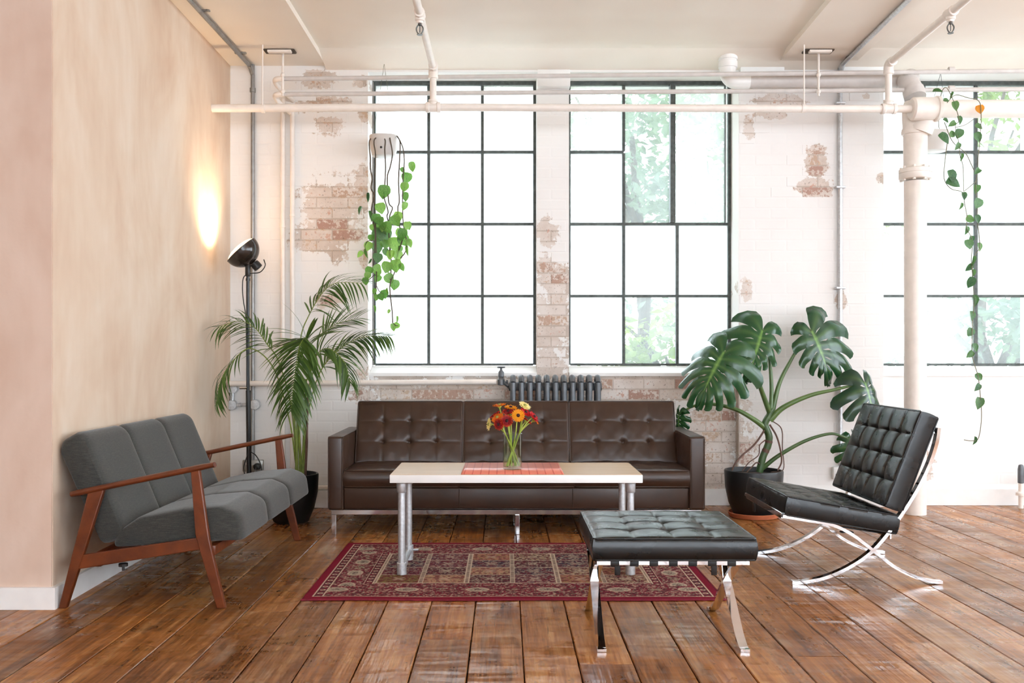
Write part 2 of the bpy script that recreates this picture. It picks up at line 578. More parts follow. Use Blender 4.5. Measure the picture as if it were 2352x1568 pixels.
class MB:
    def __init__(self):
        self.v = []
        self.f = []

    def add(self, vs, fs, mat=None):
        k = len(self.v)
        for p in vs:
            p = Vector(p)
            self.v.append(mat @ p if mat is not None else p)
        for q in fs:
            self.f.append([i + k for i in q])
        return self

    def box(self, x0, x1, y0, y1, z0, z1, mat=None):
        vs = [(x, y, z) for z in (z0, z1) for y in (y0, y1) for x in (x0, x1)]
        return self.add(vs, [(0, 2, 3, 1), (4, 5, 7, 6), (0, 1, 5, 4), (2, 6, 7, 3), (0, 4, 6, 2), (1, 3, 7, 5)], mat)

    def rbox(self, x0, x1, y0, y1, z0, z1, r=0.01, seg=3, mat=None):
        bm = bmesh.new()
        bmesh.ops.create_cube(bm, size=1.0)
        for v in bm.verts:
            v.co = Vector(((x0 + x1) / 2 + v.co.x * (x1 - x0), (y0 + y1) / 2 + v.co.y * (y1 - y0), (z0 + z1) / 2 + v.co.z * (z1 - z0)))
        bmesh.ops.bevel(bm, geom=list(bm.edges), offset=r, segments=seg, profile=0.5, affect='EDGES')
        bm.verts.index_update()
        self.add([v.co.copy() for v in bm.verts], [[v.index for v in f.verts] for f in bm.faces], mat)
        bm.free()
        return self

    def tube(self, pts, r, n=10, caps=True, flat=None, up=None):
        """tube along pts; r float or list; flat=(a,b) scales the section axes"""
        P = [Vector(p) for p in pts]
        k0 = len(self.v)
        m = len(P)
        T = []
        for i in range(m):
            d = (P[min(i + 1, m - 1)] - P[max(i - 1, 0)])
            T.append(d.normalized() if d.length > 1e-9 else Vector((0, 0, 1)))
        ref = Vector(up) if up else (Vector((0, 0, 1)) if abs(T[0].z) < 0.9 else Vector((1, 0, 0)))
        x = ref.cross(T[0]).normalized()
        for i in range(m):
            if i > 0:
                x = x - T[i] * x.dot(T[i])
                x.normalize()
            if up:
                x = Vector(up).cross(T[i]).normalized()
            y = T[i].cross(x)
            rr = r[i] if isinstance(r, (list, tuple)) else r
            a, b = flat if flat else (1, 1)
            for j in range(n):
                w = 2 * math.pi * j / n
                self.v.append(P[i] + x * (math.cos(w) * rr * a) + y * (math.sin(w) * rr * b))
        for i in range(m - 1):
            for j in range(n):
                a0 = k0 + i * n + j
                a1 = k0 + i * n + (j + 1) % n
                self.f.append([a0, a1, a1 + n, a0 + n])
        if caps:
            self.f.append([k0 + j for j in range(n)][::-1])
            self.f.append([k0 + (m - 1) * n + j for j in range(n)])
        return self

    def bar(self, pts, w, h, up):
        """flat bar of width w (across) and height h along pts; up is the height direction hint"""
        P = [Vector(p) for p in pts]
        k0 = len(self.v)
        m = len(P)
        for i in range(m):
            t = (P[min(i + 1, m - 1)] - P[max(i - 1, 0)]).normalized()
            x = Vector(up).cross(t).normalized()
            y = t.cross(x)
            ww = w[i] if isinstance(w, (list, tuple)) else w
            hh = h[i] if isinstance(h, (list, tuple)) else h
            for sx, sy in ((-1, -1), (1, -1), (1, 1), (-1, 1)):
                self.v.append(P[i] + x * (sx * ww / 2) + y * (sy * hh / 2))
        for i in range(m - 1):
            for j in range(4):
                a0 = k0 + i * 4 + j
                a1 = k0 + i * 4 + (j + 1) % 4
                self.f.append([a0, a1, a1 + 4, a0 + 4])
        self.f.append([k0 + 3, k0 + 2, k0 + 1, k0])
        e = k0 + (m - 1) * 4
        self.f.append([e, e + 1, e + 2, e + 3])
        return self

    def lathe(self, prof, c=(0, 0, 0), d=(0, 0, 1), n=24, caps=True):
        """prof: (radius, height) along d from c"""
        rot = frame_from(d)
        c = Vector(c)
        k0 = len(self.v)
        for r, h in prof:
            for j in range(n):
                w = 2 * math.pi * j / n
                self.v.append(c + rot @ Vector((r * math.cos(w), r * math.sin(w), h)))
        for i in range(len(prof) - 1):
            for j in range(n):
                a0 = k0 + i * n + j
                a1 = k0 + i * n + (j + 1) % n
                self.f.append([a0, a1, a1 + n, a0 + n])
        if caps:
            self.f.append([k0 + j for j in range(n)][::-1])
            e = k0 + (len(prof) - 1) * n
            self.f.append([e + j for j in range(n)])
        return self

    def ball(self, c, r, n=10, s=(1, 1, 1)):
        k0 = len(self.v)
        c = Vector(c)
        m = n // 2 + 1
        for i in range(m + 1):
            a = math.pi * i / m
            for j in range(n):
                w = 2 * math.pi * j / n
                self.v.append(c + Vector((math.sin(a) * math.cos(w) * r * s[0], math.sin(a) * math.sin(w) * r * s[1], math.cos(a) * r * s[2])))
        for i in range(m):
            for j in range(n):
                a0 = k0 + i * n + j
                a1 = k0 + i * n + (j + 1) % n
                self.f.append([a0, a0 + n, a1 + n, a1])
        return self

    def prism(self, poly, z0, z1, mat=None):
        n = len(poly)
        vs = [(x, y, z0) for x, y in poly] + [(x, y, z1) for x, y in poly]
        fs = [list(range(n))[::-1], [n + i for i in range(n)]]
        fs += [[i, (i + 1) % n, n + (i + 1) % n, n + i] for i in range(n)]
        return self.add(vs, fs, mat)

    def mesh(self, name, mat, origin, smooth=35):
        me = bpy.data.meshes.new(name)
        o = Vector(origin)
        me.from_pydata([tuple(p - o) for p in self.v], [], self.f)
        me.validate()
        me.materials.append(M[mat] if isinstance(mat, str) else mat)
        if smooth:
            me.shade_smooth()
            me.set_sharp_from_angle(angle=math.radians(smooth))
        me.update()
        return me

    def build(self, name, mat, parent=None, smooth=35, fixn=True):
        lo = Vector((min(p[i] for p in self.v) for i in range(3)))
        hi = Vector((max(p[i] for p in self.v) for i in range(3)))
        c = Vector(((lo.x + hi.x) / 2, (lo.y + hi.y) / 2, lo.z))
        me = self.mesh(name, mat, c, 0)
        if fixn:
            bm = bmesh.new()
            bm.from_mesh(me)
            bmesh.ops.recalc_face_normals(bm, faces=list(bm.faces))
            bm.to_mesh(me)
            bm.free()
        if smooth:
            me.shade_smooth()
            me.set_sharp_from_angle(angle=math.radians(smooth))
        return link(name, me, c, parent)


def link(name, data, w, parent=None):
    o = bpy.data.objects.new(name, data)
    COL.objects.link(o)
    if parent is not None:
        o.parent = parent
        o.location = Vector(w) - WL[parent.name]
    else:
        o.location = w
    reg(o, w)
    return o


def thing(name, label, cat, loc, group=None):
    o = link(name, None, loc)
    o.empty_display_size = 0.1
    return tag(o, label, cat, group)


def tag(o, label=None, cat=None, group=None, kind=None):
    if label:
        o['label'] = label
    if cat:
        o['category'] = cat
    if group:
        o['group'] = group
    if kind:
        o['kind'] = kind
    return o


def struct(o, label=None):
    o['kind'] = 'structure'
    if label:
        o['label'] = label
    return o


# ------------------------------------------------------------------ the room
YW, YN, YG = 6.80, 6.88, 7.05            # pier face, window niche face, glass
ZB, ZC, ZH = 3.20, 3.24, 3.155           # beam underside, ceiling, window head
XL0, XL1 = -1.965, -2.0

# floor: dark deck with a plank per board
floor = struct(MB().box(-4.8, 6.6, -3.4, 7.2, -0.2, -0.03).build('floor', 'subfloor', smooth=0), 'old reddish brown plank floor with worn varnish')
PWID = 0.1965
k0 = math.floor((-4.8 - 0.066) / PWID)
kx = k0
while 0.066 + kx * PWID < 6.5:
    xa, xb = 0.066 + kx * PWID, 0.066 + (kx + 1) * PWID
    y = -3.3
    first = True
    ends = {-6: [4.02], -3: [4.05], -2: [3.62], 5: [3.42], 7: [3.58], 9: [4.85], 1: [3.33], -5: [4.9]}.get(kx)
    if ends is None:
        ends = [rng.uniform(0.2, 2.6)] + ([rng.uniform(4.4, 5.8)] if rng.random() < 0.35 else [])
    else:
        ends = [rng.uniform(-1, 1.0)] + ends
    ys = [-3.3] + ends + [6.87]
    for a, b in zip(ys[:-1], ys[1:]):
        if xa < XL1 and b > 4.2:
            b = min(b, 4.2) if xb < -1.98 else b
            if b <= a + 0.05:
                continue
        g0, g1 = rng.uniform(0.001, 0.003), rng.uniform(0.001, 0.003)
        dz = rng.uniform(-0.0015, 0.0005)
        x0, x1 = xa + g0, xb - g1
        ch = 0.003
        prof = [(x0, -0.03), (x0, -ch), (x0 + ch, 0), ((x0 + x1) / 2, rng.uniform(-0.0012, 0.0004)), (x1 - ch, 0), (x1, -ch), (x1, -0.03)]
        m = MB()
        n = len(prof)
        ya, yb = a + 0.0008, b - 0.0008
        for yy in (ya, yb):
            for (px, pz) in prof:
                m.v.append(Vector((px, yy, pz + dz)))
        for i in range(n - 1):
            m.f.append([i, i + 1, n + i + 1, n + i])
        m.f.append(list(range(n)))
        m.f.append([n + i for i in range(n)][::-1])
        m.build('plank', 'floor_wood', floor, 0)
    kx += 1

# ceiling with cross beams and a splayed edge above the windows
ceiling = struct(MB().box(-4.8, 6.6, -3.4, 6.53, ZC, ZC + 0.2).build('ceiling', 'ceiling_paint', smooth=0), 'cream painted ceiling with shallow beams')
m = MB()
m.add([(x, y, z) for x in (-1.3, 6.6) for (y, z) in ((6.53, ZC), (6.81, ZH + 0.012), (6.81, ZC + 0.2), (6.53, ZC + 0.2))],
      [(0, 1, 5, 4), (1, 2, 6, 5), (2, 3, 7, 6), (3, 0, 4, 7), (3, 2, 1, 0), (4, 5, 6, 7)])
m.build('splay', 'ceiling_paint', ceiling, 0)
MB().prism([(-2.6, -3.4), (-1.30, -3.4), (-1.30, 6.81), (-2.6, 6.81)], ZB, ZC + 0.1).build('beam', 'ceiling_paint', ceiling, 0)
MB().prism([(1.66, -3.4), (2.2, -3.4), (2.52, 6.81), (1.97, 6.81)], ZB, ZC + 0.1).build('beam', 'ceiling_paint', ceiling, 0)

# left wall and its return towards the room
wl = MB().prism([(XL0, 4.068), (XL1, 7.15), (-2.4, 7.15), (-2.4, 4.3), (-4.8, 4.3), (-4.8, 4.068)], 0, ZC + 0.1).build('wall_left', 'cream_plaster', smooth=0)
struct(wl, 'cream plaster wall beside the grey sofa')
struct(MB().box(-4.8, XL0 - 0.002, 4.06, 4.0675, 0, ZC + 0.1).build('wall_left_return', 'shade_tinted_plaster', smooth=0), 'shade-tinted plaster wall end at the left picture edge')
MB().box(-4.9, -4.8, -3.4, 4.3, 0, ZC + 0.1).build('wall_left_outer', 'white_paint', smooth=0)
struct(bpy.data.objects['wall_left_outer'])
bb = MB().prism([(XL0 + 0.022, 4.04), (XL1 + 0.02, 6.8), (XL1 - 0.01, 6.8), (XL0 - 0.01, 4.07), (-4.8, 4.07), (-4.8, 4.04)], 0.0, 0.095)
struct(bb.build('baseboard_left', 'trim_paint', smooth=0), 'white baseboard along the left plaster wall')

# window wall
W1 = (-0.9956, 0.2336)
W2 = (0.4704, 1.697)
W3 = (2.75, 3.99)
W4 = (4.22, 5.46)
wb = struct(MB().box(-2.3, 6.6, YW, 7.25, ZH, ZC + 0.2).build('wall_back', 'painted_brick', smooth=0), 'white painted brick wall with flaking patches')
for a, b in ((-2.02, W1[0]), (W2[1], W3[0]), (W4[1], 6.6)):
    MB().box(a, b, YW, 7.25, -0.05, ZH).build('pier', 'painted_mortar', wb, 0)
for a, b in ((W1[1], W2[0]), (W3[1], W4[0])):
    MB().box(a, b, YN, 7.25, 0.955, ZH).build('narrow_pier', 'painted_mortar', wb, 0)
for a, b in ((W1[0], W2[1]), (W3[0], W4[1])):
    MB().box(a, b, YN, 7.25, -0.05, 0.955).build('window_apron', 'painted_mortar', wb, 0)

# bricks of the window wall
CO, BL, JT = 0.0775, 0.2275, 0.009
exposed, painted = [], []


def lay(x0, x1, z0, z1, Y):
    r = math.ceil(z0 / CO - 0.001)
    while r * CO + CO * 0.9 <= z1:
        zz = r * CO
        x = math.floor(x0 / BL) * BL + (BL / 2 if r % 2 else 0) - BL
        while x < x1:
            a, b = max(x, x0 + 0.001), min(x + BL - JT, x1 - 0.001)
            if b - a > 0.03:
                cx, cz = (a + b) / 2, zz + (CO - JT) / 2
                pv = max(patch_value(cx + dx, cz) for dx in (-0.08, 0, 0.08))
                (exposed if pv > -0.12 else painted).append((pv, a, b, zz, Y))
            x += BL
        r += 1


lay(-2.0, W1[0], 0.12, ZH, YW)
lay(W2[1], W3[0], 0.12, ZH, YW)
lay(W1[1], W2[0], 0.96, ZH, YN)
lay(W1[0], W2[1], 0.12, 0.955, YN)
lay(W3[0], W4[0], 0.12, 0.955, YN)


def hidden_brick(b):
    """behind the brown sofa nothing of the wall shows"""
    pv, a, c, z, Y = b
    return -1.0 < a and c < 1.25 and z < 0.7


exposed = [b for b in exposed if not hidden_brick(b)]
exposed.sort(key=lambda b: -b[0])
painted += exposed[290:]
exposed = exposed[:290]
bm_cache = {}
for pv, a, b, z, Y in exposed:
    L = round(b - a, 2)
    pr = 0.0022
    if L not in bm_cache:
        q = MB()
        e = 0.0015
        hz = (CO - JT)
        vs = [(-L / 2, 0, 0), (L / 2, 0, 0), (L / 2, 0, hz), (-L / 2, 0, hz), (-L / 2 + e, -pr, e), (L / 2 - e, -pr, e), (L / 2 - e, -pr, hz - e), (-L / 2 + e, -pr, hz - e)]
        q.add(vs, [(4, 5, 6, 7), (0, 1, 5, 4), (1, 2, 6, 5), (2, 3, 7, 6), (3, 0, 4, 7)])
        bm_cache[L] = q.mesh('brick', 'painted_brick', (0, 0, 0), 0)
    o = link('brick', bm_cache[L], ((a + b) / 2, Y + rng.uniform(-0.0008, 0.0012), z), wb)
flaked = [b for b in painted if b[0] > -0.6]
painted = [b for b in painted if b[0] <= -0.6]
for grp, gname, gmat in ((painted, 'painted_bricks', 'wall_paint'), (flaked, 'flaked_bricks', 'painted_brick')):
  q = MB()
  for pv, a, b, z, Y in grp:
    e = 0.004
    hz = CO - JT
    pr = 0.0006 + rng.uniform(-0.0002, 0.0002)
    q.add([(a, Y, z), (b, Y, z), (b, Y, z + hz), (a, Y, z + hz), (a + e, Y - pr, z + e), (b - e, Y - pr, z + e), (b - e, Y - pr, z + hz - e), (a + e, Y - pr, z + hz - e)],
          [(4, 5, 6, 7), (0, 1, 5, 4), (1, 2, 6, 5), (2, 3, 7, 6), (3, 0, 4, 7)])
  tag(q.build(gname, gmat, wb, 0, fixn=False), kind='stuff')

# plaster fillets at the window heads, boxed plinths
MB().rbox(*sorted((at(1233, 0, YN).x, at(1308, 0, YN).x)), 6.79, 6.89, 3.05, 3.172, 0.006, 2).build('pier_cap', 'white_paint', wb)
MB().rbox(1.70, 2.02, 6.76, 6.83, 3.10, 3.185, 0.008, 2).build('pier_cap', 'white_paint', wb)
MB().rbox(2.44, 2.74, 6.76, 6.83, 3.10, 3.19, 0.008, 2).build('pier_cap', 'white_paint', wb)
for i, (a, b, Y) in enumerate(((-1.99, W1[0], 6.74), (W1[0], W2[1], YN - 0.03), (W2[1], W3[0], YW - 0.025), (W3[0], 6.4, YN - 0.03))):
    m = MB()
    zt = 0.125 if i == 0 else 0.118
    m.box(a, b, Y, YN + 0.05, 0, zt)
    m.build('baseboard_back' if i == 0 else 'baseboard_back', 'trim_paint', smooth=0)
    struct(bpy.data.objects['baseboard_back' + ('.%03d' % i if i else '')])

# other walls with window openings that let the daylight in from behind the camera
def holed(name, fixed, axis, a0, a1, holes, zlo, zhi):
    root = None
    xs = sorted([a0] + [e for h in holes for e in h] + [a1])
    segs = []
    for i in range(len(xs) - 1):
        a, b = xs[i], xs[i + 1]
        ishole = any(abs(h[0] - a) < 1e-6 for h in holes)
        segs += [(a, b, 0, zlo), (a, b, zhi, ZC + 0.1)] if ishole else [(a, b, 0, ZC + 0.1)]
    for (a, b, z0, z1) in segs:
        m = MB()
        if axis == 'x':
            m.box(a, b, fixed - 0.2, fixed, z0, z1)
        else:
            m.box(fixed, fixed + 0.2, a, b, z0, z1)
        if root is None:
            root = struct(m.build(name, 'white_paint', smooth=0))
        else:
            m.build('wall_piece', 'white_paint', root, 0)


holed('wall_front', -3.2, 'x', -4.8, 6.6, [(-1.9, 0.0), (0.2, 2.0), (2.3, 4.1), (4.4, 6.2)], 0.8, 3.1)
holed('wall_right', 6.5, 'y', -3.4, 7.2, [(-1.2, 1.0), (1.3, 3.5), (3.8, 6.0)], 0.8, 3.1)

# windows: steel frame, glazing bars and a pane in each field
ZS = 1.0246
ROWS = [ZS, 1.543, 2.084, 2.625, ZH - 0.004]


def window(idx, x0, x1, cols, panes, skip_h=(), skip_v=()):
    w = link('window_%d' % idx, None, ((x0 + x1) / 2, YG, ZS))
    w.empty_display_size = 0.1
    struct(w)
    t_ = 0.021
    MB().box(x0, x0 + 0.022, YG - 0.02, YG + 0.025, ZS, ZH).build('frame', 'frame_steel', w, 0)
    MB().box(x1 - 0.022, x1, YG - 0.02, YG + 0.025, ZS, ZH).build('frame', 'frame_steel', w, 0)
    MB().box(x0 + 0.022, x1 - 0.022, YG - 0.022, YG + 0.025, ZH - 0.028, ZH).build('frame', 'frame_steel', w, 0)
    MB().box(x0 + 0.022, x1 - 0.022, YG - 0.02, YG + 0.025, ZS - 0.006, ZS + 0.012).build('frame', 'frame_steel', w, 0)
    xs = [x0] + cols + [x1]
    for i, c in enumerate(cols):
        for r in range(4):
            if (i, r) in skip_v:
                continue
            MB().box(c - t_ / 2, c + t_ / 2, YG - 0.018, YG + 0.02, ROWS[r] + (0.012 if r == 0 else 0.008), ROWS[r + 1] - (0.028 if r == 3 else 0.008)).build('glazing_bar', 'frame_steel', w, 0)
    for r in range(1, 4):
        for i in range(len(xs) - 1):
            if (i, r) in skip_h:
                continue
            ea = 0.022 if i == 0 else -0.0005
            eb = 0.022 if i == len(xs) - 2 else -0.0005
            MB().box(xs[i] + ea, xs[i + 1] - eb, YG - 0.02, YG + 0.02, ROWS[r] - 0.009, ROWS[r] + 0.009).build('glazing_bar', 'frame_steel', w, 0)
    for i in range(len(xs) - 1):
        for r in range(4):
            kind = panes.get((i, r), 'frosted_glass')
            if kind is None:
                continue
            MB().box(xs[i] + 0.004, xs[i + 1] - 0.004, YG + 0.003, YG + 0.007, ROWS[r], ROWS[r + 1] - 0.002).build('pane', kind, w, 0)
    # sloping sill
    m = MB()
    s0, s1 = YN - 0.015, YG + 0.05
    m.add([(x, y, z) for x in (x0 + 0.001, x1 - 0.001) for (y, z) in ((s0, 0.945), (s0, 0.968), (YG - 0.02, ZS - 0.008), (s1, ZS - 0.008), (s1, 0.945))],
          [(0, 1, 6, 5), (1, 2, 7, 6), (2, 3, 8, 7), (3, 4, 9, 8), (4, 0, 5, 9), (4, 3, 2, 1, 0), (5, 6, 7, 8, 9)])
    m.build('window_sill', 'trim_paint', w, 0)
    return w


w1 = window(1, W1[0], W1[1], [-0.574, -0.1705], {(2, 3): 'hazy_glass', (0, 3): 'frosted_glass'})
w1['label'] = 'steel framed window left of the others, above the white radiator pipe'
w2 = window(2, W2[0], W2[1], [0.892, 1.295],
            {(1, 3): None, (2, 3): None, (1, 2): None, (2, 2): None, (1, 0): 'clear_glass', (0, 3): 'hazy_glass', (0, 2): 'frosted_glass'},
            skip_h=((1, 3), (2, 3)), skip_v=((1, 2), (1, 3)))
w2['label'] = 'steel framed window with a tall opening light beside the monstera'
# its opening light: two tall panes either side of a thick closing stile
MB().box(1.238, 1.275, YG - 0.05, YG + 0.02, ROWS[2] + 0.01, ZH - 0.028).build('closing_stile', 'frame_steel', w2, 0)
MB().box(0.905, 1.236, YG + 0.003, YG + 0.008, ROWS[2] + 0.01, ZH - 0.028).build('pane', 'clear_glass', w2, 0)
MB().box(1.277, W2[1] - 0.022, YG + 0.003, YG + 0.008, ROWS[2] + 0.01, ZH - 0.028).build('pane', 'hazy_glass', w2, 0)
MB().box(1.648, 1.656, YG - 0.03, YG + 0.0, ROWS[2] + 0.01, ZH - 0.028).build('stay_rod', 'frame_steel', w2, 0)
w3 = window(3, W3[0], W3[1], [3.148, 3.541], {(2, 3): 'clear_glass', (2, 0): 'clear_glass', (1, 0): 'hazy_glass', (0, 0): 'hazy_glass', (2, 2): 'frosted_glass', (0, 1): 'hazy_glass'},
            skip_h=((2, 3),) if False else ())
w3['label'] = 'steel framed window behind the cream iron column'
window(4, W4[0], W4[1], [4.63, 5.04], {})

# ------------------------------------------------------------------ outdoors
struct(MB().box(-25, 30, 7.3, 40, -0.8, -0.6).build('ground', 'pale_bounce_ground', smooth=0))  # unseen ground, made pale to bounce daylight up to the ceiling


def tree(x, y, h, rx, rz, n, mat, label, trunk=0.09, seed=1):
    rr = random.Random(seed)
    tr = thing('tree', label, 'tree', (x, y, -0.6), 'trees outside the windows')
    m = MB()
    m.tube([(x, y, -0.6), (x + 0.1, y, h * 0.4), (x - 0.05, y + 0.1, h * 0.8)], [trunk, trunk * 0.8, trunk * 0.4], 8)
    for k in range(5):
        a = rr.uniform(0, 6.28)
        m.tube([(x + 0.05, y, h * 0.35 + 0.1 * k * h * 0.4), (x + math.cos(a) * rx * 0.4, y + math.sin(a) * rx * 0.4, h * 0.6 + k * 0.2), (x + math.cos(a) * rx * 0.8, y + math.sin(a) * rx * 0.8, h * 0.7 + k * 0.25)], [0.05, 0.03, 0.012], 5)
    m.build('trunk', 'bark', tr)
    q = MB()
    cz = h - rz * 0.75
    cl = []
    for k in range(26):
        while True:
            p = Vector((rr.uniform(-1, 1), rr.uniform(-1, 1), rr.uniform(-1, 1)))
            if p.length < 1:
                break
        cl.append((Vector((x + p.x * rx, y + p.y * rx, cz + p.z * rz)), rr.uniform(0.25, 0.5) * rx))
    for k in range(n):
        c, rad = cl[k % len(cl)]
        d = Vector((rr.gauss(0, 1), rr.gauss(0, 1), rr.gauss(0, 1))).normalized() * rad * rr.random() ** 0.4
        p = c + d
        s = rr.uniform(0.05, 0.10)
        R = Euler((rr.uniform(-0.9, 0.9), rr.uniform(-0.9, 0.9), rr.uniform(0, 6.28))).to_matrix().to_4x4()
        R.translation = p
        q.add([(-s, 0, 0), (0, -s * 0.5, 0.1 * s), (s, 0, 0), (0, s * 0.5, 0.1 * s)], [(0, 1, 2, 3)], R)
    tag(q.build('foliage', mat, tr, 0, fixn=False), kind='stuff')


tree(1.55, 11.0, 4.6, 1.2, 1.6, 2600, 'pale_tree_leaf', 'pale leafy tree seen through the tall opening light', seed=3)
tree(1.75, 9.8, 1.35, 0.75, 0.7, 1600, 'tree_leaf', 'green bush seen through the lowest clear pane', 0.04, seed=4)
tree(5.9, 11.8, 4.9, 1.3, 1.5, 2600, 'tree_leaf', 'green leafy tree seen at the top of the window behind the column', seed=5)
tree(5.3, 10.2, 1.7, 1.1, 0.9, 1800, 'pale_tree_leaf', 'pale green shrub low outside the window behind the column', 0.05, seed=6)
tree(3.0, 13.5, 4.2, 1.3, 1.6, 1800, 'pale_tree_leaf', 'faint pale tree between the opening light and the column', seed=8)

# ------------------------------------------------------------------ upholstery helper
def cushion(parent, name, W, H, T, nc, nr, mx, mat, crown=0.02, pil=0.004, dip=0.015, rho=0.03, crease=0.003, res=(52, 40), bulge=0.008,
            pipe_r=0.004, buttons=True, btn_r=0.009, wob=0.0, btn_mat=None, seed=0):
    rr = np.random.default_rng(seed)
    nx, ny = res
    s = np.linspace(0, 1, nx + 1)
    t_ = np.linspace(0, 1, ny + 1)
    S, Tt = np.meshgrid(s, t_, indexing='ij')
    z = T + crown * ((4 * S * (1 - S)) * (4 * Tt * (1 - Tt))) ** 0.4
    if nc > 0:
        fx, fy = (S * nc) % 1.0, (Tt * nr) % 1.0
        z += pil * (np.clip(4 * fx * (1 - fx), 0, 1) * np.clip(4 * fy * (1 - fy), 0, 1)) ** 0.45
        for i in range(1, nc):
            z -= crease * np.exp(-((S - i / nc) * W / 0.008) ** 2) * np.clip(4 * Tt * (1 - Tt), 0, 1) ** 0.3
        for j in range(1, nr):
            z -= crease * np.exp(-((Tt - j / nr) * H / 0.008) ** 2) * np.clip(4 * S * (1 - S), 0, 1) ** 0.3
        if buttons:
            for i in range(1, nc):
                for j in range(1, nr):
                    d = np.hypot((S - i / nc) * W, (Tt - j / nr) * H)
                    z -= dip * np.exp(-d / rho)
    if wob:
        for _ in range(14):
            kx, ky, ph = rr.normal(0, 14), rr.normal(0, 14), rr.uniform(0, 6.28)
            z += wob / 5 * np.sin(kx * S * W * 3 + ky * Tt * H * 3 + ph) * np.clip(8 * S * (1 - S), 0, 1) * np.clip(8 * Tt * (1 - Tt), 0, 1)
    m = MB()
    idx = -np.ones((nx + 1, ny + 1), int)
    for i in range(nx + 1):
        for j in range(ny + 1):
            idx[i, j] = len(m.v)
            m.v.append(Vector(((s[i] - 0.5) * W, t_[j] * H, z[i, j])))
    for i in range(nx):
        for j in range(ny):
            m.f.append([int(idx[i, j]), int(idx[i + 1, j]), int(idx[i + 1, j + 1]), int(idx[i, j + 1])])
    ring = [(i, 0) for i in range(nx)] + [(nx, j) for j in range(ny)] + [(i, ny) for i in range(nx, 0, -1)] + [(0, j) for j in range(ny, 0, -1)]
    prev = [int(idx[a]) for a in ring]
    K = 6
    for k in range(1, K + 1):
        cur = []
        out = bulge * math.sin(math.pi * k / K)
        for (i, j) in ring:
            x, y = (s[i] - 0.5) * W, t_[j] * H
            nxv = (-1 if i == 0 else (1 if i == nx else 0))
            nyv = (-1 if j == 0 else (1 if j == ny else 0))
            l = math.hypot(nxv, nyv) or 1
            cur.append(len(m.v))
            m.v.append(Vector((x + out * nxv / l, y + out * nyv / l, T * (1 - k / K))))
        n = len(ring)
        for a in range(n):
            m.f.append([prev[a], cur[a], cur[(a + 1) % n], prev[(a + 1) % n]])
        prev = cur
    m.f.append(prev[::-1])
    m.v = [mx @ p for p in m.v]
    o = m.build(name, mat, parent, 55)
    if pipe_r:
        for zz in (T, 0.0):
            r_ = 0.012
            path = []
            for (cx, cy, a0) in ((W / 2 - r_, H - r_, 0), (-W / 2 + r_, H - r_, 90), (-W / 2 + r_, r_, 180), (W / 2 - r_, r_, 270)):
                for q in (0, 45, 90):
                    a = math.radians(a0 + q)
                    path.append(mx @ Vector((cx + r_ * math.cos(a), cy + r_ * math.sin(a), zz)))
            path.append(path[0])
            MB().tube(path, pipe_r, 6, caps=False).build('piping', mat, o, 60)
    if buttons and nc > 0:
        me = None
        for i in range(1, nc):
            for j in range(1, nr):
                zi = z[round(i / nc * nx), round(j / nr * ny)]
                p = mx @ Vector(((i / nc - 0.5) * W, j / nr * H, zi + 0.0035))
                if me is None:
                    q = MB()
                    q.ball((0, 0, 0), btn_r, 10, (1, 1, 1))
                    q.v = [(mx.to_3x3() @ Vector((p_.x, p_.y, p_.z * 0.55))) for p_ in q.v]
                    me = q.mesh('button', btn_mat or mat, (0, 0, 0), 60)
                link('button', me, p, o)
    return o


def basis(ex, ey, ez, o):
    mm = Matrix((ex, ey, ez)).transposed().to_4x4()
    mm.translation = Vector(o)
    return mm


# ------------------------------------------------------------------ brown leather sofa
XA, XB = -1.085, 1.224
SY0, SY1 = 5.715, 6.52
sofa = thing('leather_sofa', 'long dark brown leather sofa with button-tufted back cushions and chrome legs', 'sofa', (0.07, 6.1, 0))
MB().rbox(XA + 0.095, XB - 0.095, SY0 + 0.015, SY1 - 0.08, 0.156, 0.29, 0.012, 3).build('base', 'brown_leather', sofa)
for x in (-0.28, 0.415):
    MB().tube([(x, SY0 + 0.0145, 0.165), (x, SY0 + 0.0135, 0.282)], 0.0028, 6).build('seam', 'brown_leather', sofa)
MB().rbox(XA + 0.08, XB - 0.08, SY1 - 0.09, SY1, 0.156, 0.60, 0.02, 3).build('back_panel', 'brown_leather', sofa)
for xa, xb in ((XA, XA + 0.096), (XB - 0.096, XB)):
    arm = MB().rbox(xa, xb, SY0, SY1 - 0.01, 0.152, 0.602, 0.016, 4).build('armrest', 'brown_leather', sofa)
    for xx in (xa + 0.006, xb - 0.006):
        MB().tube([(xx, SY0 + 0.004, 0.16), (xx, SY0 + 0.002, 0.585), (xx, SY0 + 0.014, 0.598), (xx, SY1 - 0.03, 0.598)], 0.0035, 6).build('piping', 'brown_leather', arm)
cw = 0.704
for k, xc in enumerate((-0.632, 0.0735, 0.779)):
    th = math.radians(20)
    mx = basis((1, 0, 0), (0, math.sin(th), math.cos(th)), (0, -math.cos(th), math.sin(th)), (xc, 6.262, 0.345))
    cushion(sofa, 'back_cushion', cw - 0.004, 0.422, 0.14, 4, 3, mx, 'brown_leather', 0.018, 0.0012, 0.026, 0.019, 0.0022, (84, 63), 0.01, 0.0045, True, 0.011, 0.002, seed=k)
    mx = basis((1, 0, 0), (0, 1, 0), (0, 0, 1), (xc, SY0 + 0.012, 0.293))
    cushion(sofa, 'seat_cushion', cw - 0.002, 0.56, 0.098, 0, 0, mx, 'brown_leather', 0.018, 0, 0, 1, 0, (40, 32), 0.014, 0.0042, False, wob=0.004, seed=10 + k)
